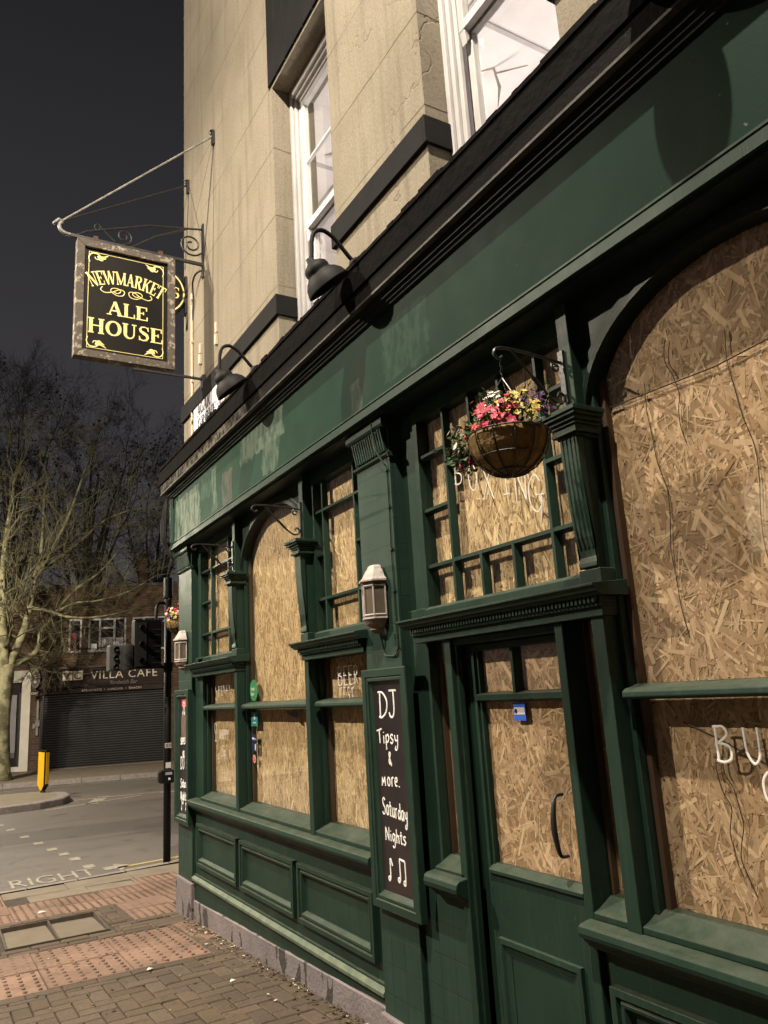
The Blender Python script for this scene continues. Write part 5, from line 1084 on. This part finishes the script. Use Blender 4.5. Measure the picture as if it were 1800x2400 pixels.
w = CB(); w.box(-.235, -.02, -.36, -.32, 2.02, 2.18); w.build('open_board', BROWNF, ov); text_obj('open_lettering', 'OPEN', .09, BU(-.225, 2.07, -.362), SIGNW, ov, sx=.72)
w = CB(); w.box(-.15, -.11, -.32, -.03, 2.185, 2.225); w.build('sign_arm', IRON, ov)
shop = thing('shop_building', 'white rendered shopfront with a lilac blind beside the brick cafe', 'shop', fw(-2, 0, 0), None, RZC)
w = CB(); w.box(-.56, -.31, -.08, .2, -.09, 2.76); w.box(-6, -.31, .0, .25, 2.45, 2.80); w.box(-6, -.56, .0, .2, -.09, .05); w.build('white_pier', RENDW, shop, bevel=.01)
w = CB(); w.box(-6, -.31, .02, .27, 2.801, 5.0); w.box(-6, -.31, 4.4, 4.6, -.1, 5.0); w.build('upper_wall', BRICK, shop)
w = CB(); w.box(-6, -.64, .12, .16, .05, 2.45); w.build('dark_frontage', DGLASS, shop)
w = CB(); w.box(-3.0, -.72, .08, .119, .45, 2.10); w.build('lilac_blind', LILAC, shop); w = CB(); w.box(-3.0, -.72, .075, .119, .3, .449); w.build('grey_panel', flatmat('grey_panel', (.12, .12, .12), None, 3), shop)
w = CB(); w.box(-.64, -.565, .02, .15, .05, 2.15); w.build('door_frame', INK, shop)
for (a, b, h, nm) in [(9.05, 22, 6.2, 'brown brick house standing right of the cafe, hidden by the pub'), (-20, -6.05, 5.6, 'brown brick house at the left beyond the white shopfront')]:
    ho = thing('brick_house', nm, 'house', fw((a + b) / 2, 0, 0), None, RZC); w = CB(); w.box(a, b, .0, 5, -.1, h); w.build('brick_wall', BRICK, ho); w = CB(); w.prism([(-.1, h + .001), (5.1, h + .001), (2.5, h + 1.6)], 'x', a, b); w.build('roof', flatmat('slate', (.03, .03, .034), None, 5), ho)
    for u0 in (a + 2, a + 6):
        w = CB(); w.box(u0, u0 + 1.2, -.02, -.005, 3.2, 4.4); w.build('window', DGLASS, ho)
# ---- terrace across the road behind the viewer: it is what the pub windows reflect
for k, (y0, y1, col, lits) in enumerate([(-6, -.2, (.22, .14, .09), (1,)), (0, 5.8, (.42, .39, .34), (0, 2)), (6, 11.8, (.2, .12, .075), (1, 2))]):
    ho = thing('terraced_house', ['brown brick terraced house across the road, behind the viewer', 'cream rendered terraced house across the road, beside the viewer', 'dark brick terraced house across the road, left of the viewer'][k], 'house', (-13, (y0 + y1) / 2, -.1))
    m = MB(); m.box(-16, -13, y0, y1, -.3, 7.4); m.build('wall', flatmat('terrace_wall', col, None, 3, .9), ho)
    m = MB(); m.prism([(-16.1, 7.401), (-12.9, 7.401), (-14.5, 9.2)], 'y', y0, y1); m.build('roof', flatmat('terrace_slate', (.03, .03, .034), None, 5), ho)
    for q in range(3):
        for z in (.9, 4.2):
            a = y0 + .55 + q * 1.8; f = MB(); f.box(-13.0, -12.93, a, a + 1.1, z, z + 1.8); f.box(-12.93, -12.88, a - .08, a + 1.18, z - .12, z - .002); fo_ = f.build('window', WHITE, ho)
            lit = (q in lits) == (z > 3)
            g = MB(); g.box(-12.929, -12.92, a + .08, a + .52, z + .08, z + 1.72); g.box(-12.929, -12.92, a + .58, a + 1.02, z + .08, z + 1.72); g.build('pane', emit('lit_curtain', (1, .78, .5), .9) if lit else DGLASS, fo_)
# ---- traffic signal
ts = thing('traffic_signal', 'black traffic signal pole with two signal heads seen from behind at the kerb', 'traffic light', (2.505, 9.6, -.18))
m = MB(); m.tube([(2.505, 9.6, -.2), (2.505, 9.6, 2.9)], .043, 16); m.build('pole', BLACKPL, ts, smooth=True)
m = MB(); m.lathe([(.0, 3.13), (.052, 3.128), (.056, 3.11), (.056, 2.88), (.043, 2.86)], Matrix.Translation((2.505, 9.6, 0)), 16)
m.build('pole_cap', BLACKPL, ts, smooth=False)
m = MB()
for a in (.045, -.045): m.box(2.505 + a - .006, 2.505 + a + .006, 9.552, 9.566, 2.90, 3.12)
m.build('lit_edge_strip', GALV, ts)  # pale strips: lit edges of the pole cap painted in
m = MB(); m.tube(spline([(2.47, 9.6, 2.81), (2.40, 9.58, 2.81), (2.36, 9.56, 2.77), (2.35, 9.55, 2.68), (2.35, 9.55, 2.58)], 4), .018, 8); m.tube([(2.5, 9.6, 2.02), (2.36, 9.56, 2.04)], .018, 8); m.lathe([(.06, -.05), (.06, .05)], Matrix.Translation((2.505, 9.6, 2.03)), 12); m.build('bracket', BLACKPL, ts)
def head(x0, x1, y, z0, z1, mat, side):
    m = MB(); m.box(x0, x1, y - .07, y + .12, z0, z1); h = m.build('signal_head', mat, ts, .012)
    m = MB(); dz = (z1 - z0) / 3
    for i in range(3):
        zc = z0 + dz * (i + .5); M = Matrix.Translation((x0 + (x1 - x0) * side, y - .07, zc)) @ Matrix.Rotation(math.pi / 2, 4, 'X')
        m.lathe([(.028, 0), (.033, .03), (.030, .07), (.026, .03), (0, .02)], M, 12)
    m.build('lens_hood', BLACKPL, h)
    m = MB(); q = x0 + (x1 - x0) * side
    for i in range(7): m.box(x1 - .008 - (x1 - x0) * .30, x1 - .01, y - .075, y - .0702, z0 + .06 + i * (z1 - z0 - .12) / 7, z0 + .075 + i * (z1 - z0 - .12) / 7)
    m.box(q - .062, q + .062, y - .076, y - .0705, z0 + .03, z1 - .03); m.build('backing_plate', GREYPL if mat is GREYPL else flatmat('dim_grey_plastic', (.016, .0155, .015), None, 5), h)
    return h
head(2.07, 2.385, 9.5, 2.01, 2.59, BLACKPL, .24); head(1.79, 2.065, 9.52, 2.0, 2.30, GREYPL, .25)
m = MB(); m.box(2.39, 2.545, 9.44, 9.555, .69, .835); m.box(2.375, 2.395, 9.46, 9.54, .70, .82); pb = m.build('push_button_box', BLACKPL, ts, .012)
m = MB(); m.box(2.475, 2.50, 9.4375, 9.4395, .725, .75); 
for k in range(3): m.box(2.44, 2.52, 9.4375, 9.4395, .785 + k * .011, .789 + k * .011)
m.build('button_print', PLATE, pb)
for (a, b, c_, e_) in [(2.465, 2.54, 1.08, 1.135), (2.475, 2.535, .85, .915)]: m = MB(); m.box(a, b, 9.552, 9.5555, c_, e_); m.build('sticker', PAPER, ts)
m = MB(); [m.box(2.472 + .018 * i, 2.482 + .018 * i, 9.5505, 9.5515, 1.088, 1.128) for i in range(4)]; m.build('sticker_print', INK, ts)
# ---- island bollard
bo = thing('traffic_bollard', 'yellow and black upright bollard standing on the traffic island', 'bollard', (2.2, 18.43, -.08))
m = MB(); m.prism([(-.11, .12), (-.02, .0), (.02, .0), (.11, .12), (.11, .80), (.085, .83), (-.085, .83), (-.11, .80)], 'y', -.05, .05); m.v = [tuple(Matrix.Translation((2.2, 18.43, -.05)) @ Matrix.Rotation(math.radians(-54), 4, 'Z') @ Vector(p)) for p in m.v]; m.build('bollard_body', BLACKPL, bo, .01)
for s, (a, b) in enumerate([(-.10, .07)]):
    m = MB(); m.prism([(a, .13), (-.02, .02), (.015, .02), (b, .12), (b, .78), (a, .80)], 'y', -.058, -.0505); m.v = [tuple(Matrix.Translation((2.2, 18.43, -.05)) @ Matrix.Rotation(math.radians(-54), 4, 'Z') @ Vector(p)) for p in m.v]; m.build('yellow_face', YELLOW, bo)
m = MB(); m.box(-.116, -.1105, -.045, .04, .16, .78); m.box(.1105, .116, -.045, .035, .14, .78); m.v = [tuple(Matrix.Translation((2.2, 18.43, -.05)) @ Matrix.Rotation(math.radians(-54), 4, 'Z') @ Vector(p)) for p in m.v]; m.build('yellow_edge', YELLOW, bo)
m = MB(); m.lathe([(.05, .0), (.045, .08), (.03, .1)], Matrix.Translation((2.2, 18.43, -.08)), 12); m.build('bollard_foot', RUST, bo)
# ---------------------------------------------------------------- trees
def grow(mb, seeds, p, d, L, r, depth, R, bend, spread, up, nside, kids=(2, 3)):
    """one branch: a wavering tapered tube that splits into smaller ones"""
    n = 4; pts = [p]; rs = [r]; q = p.copy(); dd = d.copy()
    for i in range(n):
        dd = (dd + Vector((R.gauss(0, bend), R.gauss(0, bend), R.gauss(0, bend) + up))).normalized(); q = q + dd * L / n; pts.append(q.copy()); rs.append(r * (1 - .42 * (i + 1) / n))
    mb.tube(pts, rs, nside if r > .03 else (4 if r > .012 else 3), cap=False)
    if depth <= 0:
        if R.random() < .12: seeds.append(q + Vector((0, 0, -.06)))
        return
    for k in range(R.randint(*kids)):
        t = R.uniform(.35, 1.0); i = min(n - 1, int(t * n)); b = pts[i].lerp(pts[i + 1], t * n - i)
        ax = dd.orthogonal(); ax.rotate(Matrix.Rotation(R.uniform(0, 6.28), 3, dd)); nd = (dd + ax * R.uniform(.35, 1) * spread).normalized()
        grow(mb, seeds, b, nd, L * R.uniform(.55, .82), max(.0045, rs[i] * R.uniform(.42, .6)), depth - 1, R, bend * 1.08, spread, up, nside, kids)
    grow(mb, seeds, q, dd, L * R.uniform(.68, .85), max(.0045, rs[-1]), depth - 1, R, bend * 1.05, spread, up, nside, kids)
def tree(base, label, trunk, limbs, seed, bark, twig, depth, group, r0, tp=.2):
    t = thing('bare_tree', label, 'tree', base, group); R = random.Random(seed)
    m = MB(); m.tube(spline(trunk, 4), [r0 * (1.35 if i == 0 else 1.12 - tp * i / (4 * (len(trunk) - 1))) for i in range(4 * (len(trunk) - 1) + 1)] if len(trunk) > 2 else r0, 12); seeds = []; tw = MB()
    for (pts, ra, rb, ex) in limbs:
        pp = spline(pts, 4) if len(pts) > 2 else [Vector(q) for q in pts]; n = len(pp); rs = [ra + (rb - ra) * i / (n - 1) for i in range(n)]; m.tube(pp, rs, 8)
        for i in range(3, n, 2):
            for _ in range(ex[0]):
                d = (pp[min(i + 1, n - 1)] - pp[i - 1]).normalized(); ax = d.orthogonal(); ax.rotate(Matrix.Rotation(R.uniform(0, 6.28), 3, d))
                grow(tw, seeds, pp[i], (d * .6 + ax * R.uniform(.5, 1.1)).normalized(), R.uniform(.7, 1.5) * ex[2], max(.006, rs[i] * .34), ex[1], R, .17, .75, .03, 5)
        grow(tw, seeds, pp[-1], (pp[-1] - pp[-2]).normalized(), 1.5 * ex[2], rb, ex[1] + 1, R, .13, .7, .05, 5)
    m.build('trunk', bark, t, smooth=True); tw.build('crown', twig, t)
    if seeds:
        s = MB()
        for q in seeds[:260]: s.lathe([(0, .05), (.045, .02), (.045, -.02), (0, -.05)], Matrix.Translation(q), 5)
        s.build('seed_balls', SEED, t)
    return t
YT = 23.0
tree((1.87, YT, -.1), 'bare plane tree with a pale mottled trunk on the far pavement, nearest of the trees', [(1.74, YT, -.15), (1.66, YT, 1.2), (1.70, YT, 2.2), (1.74, YT, 2.85)],
     [([(1.70, YT, 2.6), (1.62, YT - .1, 3.5), (1.55, YT - .2, 4.4), (1.5, YT - .3, 5.6), (1.62, YT - .2, 7.2)], .14, .04, (2, 3, .8)),
      ([(1.76, YT, 2.7), (2.11, YT - .1, 3.75), (2.24, YT - .1, 4.5), (2.32, YT - .1, 5.2), (2.46, YT, 5.9), (2.5, YT + .1, 7.4)], .115, .035, (2, 3, .8)),
      ([(2.3, YT - .1, 5.1), (2.75, YT, 6.0), (3.15, YT, 7.0), (3.5, YT, 8.2)], .07, .03, (2, 3, .75)),
      ([(1.78, YT, 2.75), (2.3, YT + .2, 3.05), (2.52, YT + .2, 3.3), (2.57, YT + .1, 3.75), (2.9, YT, 4.2), (3.34, YT, 4.83), (4.03, YT, 5.38), (4.6, YT, 6.1)], .09, .02, (2, 3, .75)),
      ([(2.2, YT - .1, 4.35), (2.6, YT - .4, 4.25), (3.1, YT - .6, 4.05), (3.7, YT - .8, 4.0), (4.4, YT - .9, 4.1)], .055, .018, (2, 2, .7)),
      ([(2.35, YT, 5.3), (2.9, YT + .1, 5.75), (3.5, YT + .2, 6.3), (4.2, YT + .2, 7.0), (4.9, YT, 7.3)], .06, .02, (2, 3, .7)),
      ([(1.55, YT - .2, 4.4), (1.1, YT - .4, 5.2), (.6, YT - .4, 6.4), (.3, YT, 7.6)], .09, .03, (2, 3, .8)),
      ([(2.9, YT, 4.2), (3.3, YT - .3, 4.45), (3.9, YT - .5, 4.5), (4.7, YT - .5, 4.75), (5.3, YT - .5, 5.1)], .04, .014, (2, 2, .65)),
      ([(1.6, YT - .1, 3.9), (1.2, YT - .5, 4.3), (.7, YT - .6, 4.5)], .05, .02, (3, 2, .7))],
     5, BARK, TWIG, 3, 'bare trees across the road', .215)
r8 = random.Random(12)
for (x, y, h, lab, sd, lean) in [(2.6, 34, 16.4, 'tallest dark bare tree behind the shops, left of the pub sign bottom', 21, 0.2), (5.4, 34.5, 15.0, 'dark bare tree behind the cafe, right of the tallest tree', 22, .5), (7.9, 33.5, 11.8, 'lowest dark bare tree behind the cafe, beside the end of the green fascia', 23, .5), (-.4, 35, 16.6, 'dark bare tree behind the white shopfront at the left edge', 24, -.2)]:
    limbs = []
    for k in range(7):
        a = k * 2.4 + sd; s = r8.uniform(.9, 2.4); z0 = h * r8.uniform(.22, .42); zt = h * r8.uniform(.62, .86)
        limbs.append(([(x + lean * .3, y, z0), (x + lean * .5 + s * .35 * math.cos(a), y + s * .35 * math.sin(a), z0 + (zt - z0) * .4), (x + lean * .7 + s * .7 * math.cos(a), y + s * .7 * math.sin(a), z0 + (zt - z0) * .75), (x + lean + s * math.cos(a), y + s * math.sin(a), zt)], .11, .03, (1, 4, 1.05)))
    tree((x, y, -.1), lab, [(x, y, -.1), (x + .05, y, h * .2), (x + lean * .3, y, h * .45), (x + lean, y, h * .78)], limbs, sd, BARKD, DTWIG, 4, 'bare trees across the road', .17, .9)
# ---------------------------------------------------------------- street lamps (they light the place)
for i, (bx, by, hx, hy, hz, pw, col, aim) in enumerate(LAMPS):
    lab = ['street lamp on the pavement beside the viewer, lighting the pub front', 'street lamp across the side road, lighting the pub corner', 'street lamp by the traffic island, lighting the plane tree', 'added unseen street lamp over the road junction, brightening the tarmac'][i]
    t = thing('street_lamp', lab, 'street lamp', (bx, by, gz(by)), 'street lamps')
    m = MB(); m.tube(spline([(bx, by, gz(by) - .1), (bx, by, hz - .8), (bx + (hx - bx) * .15, by + (hy - by) * .15, hz - .1), (bx + (hx - bx) * .6, by + (hy - by) * .6, hz + .12), (hx, hy, hz + .1)], 4), .05, 10); m.build('lamp_post', IRON, t, smooth=True)
    m = MB(); m.lathe([(0, .14), (.10, .12), (.17, .05), (.18, .03), (.16, .03), (.09, .10), (0, .115)], Matrix.Translation((hx, hy, hz)), 20); m.build('lamp_head', IRON, t, smooth=True)
    m = MB(); m.lathe([(0, .02), (.05, .0), (.06, -.03), (.05, -.055), (0, -.06)], Matrix.Translation((hx, hy, hz + .06)), 14); b_ = m.build('lamp_bulb', emit('lamp_glow', col, 180), t, smooth=True)
    L = D.lights.new('street_light', 'SPOT' if aim else 'POINT'); L.energy = pw; L.color = col; L.shadow_soft_size = .07
    o = D.objects.new('street_light', L); SC.collection.objects.link(o); o.location = (hx, hy, hz - .10)
    if aim: L.spot_size = math.radians(aim[3]); L.spot_blend = 1.0; o.rotation_euler = (Vector(aim[:3]) - Vector(o.location)).to_track_quat('-Z', 'Y').to_euler()
    attach(o, t)
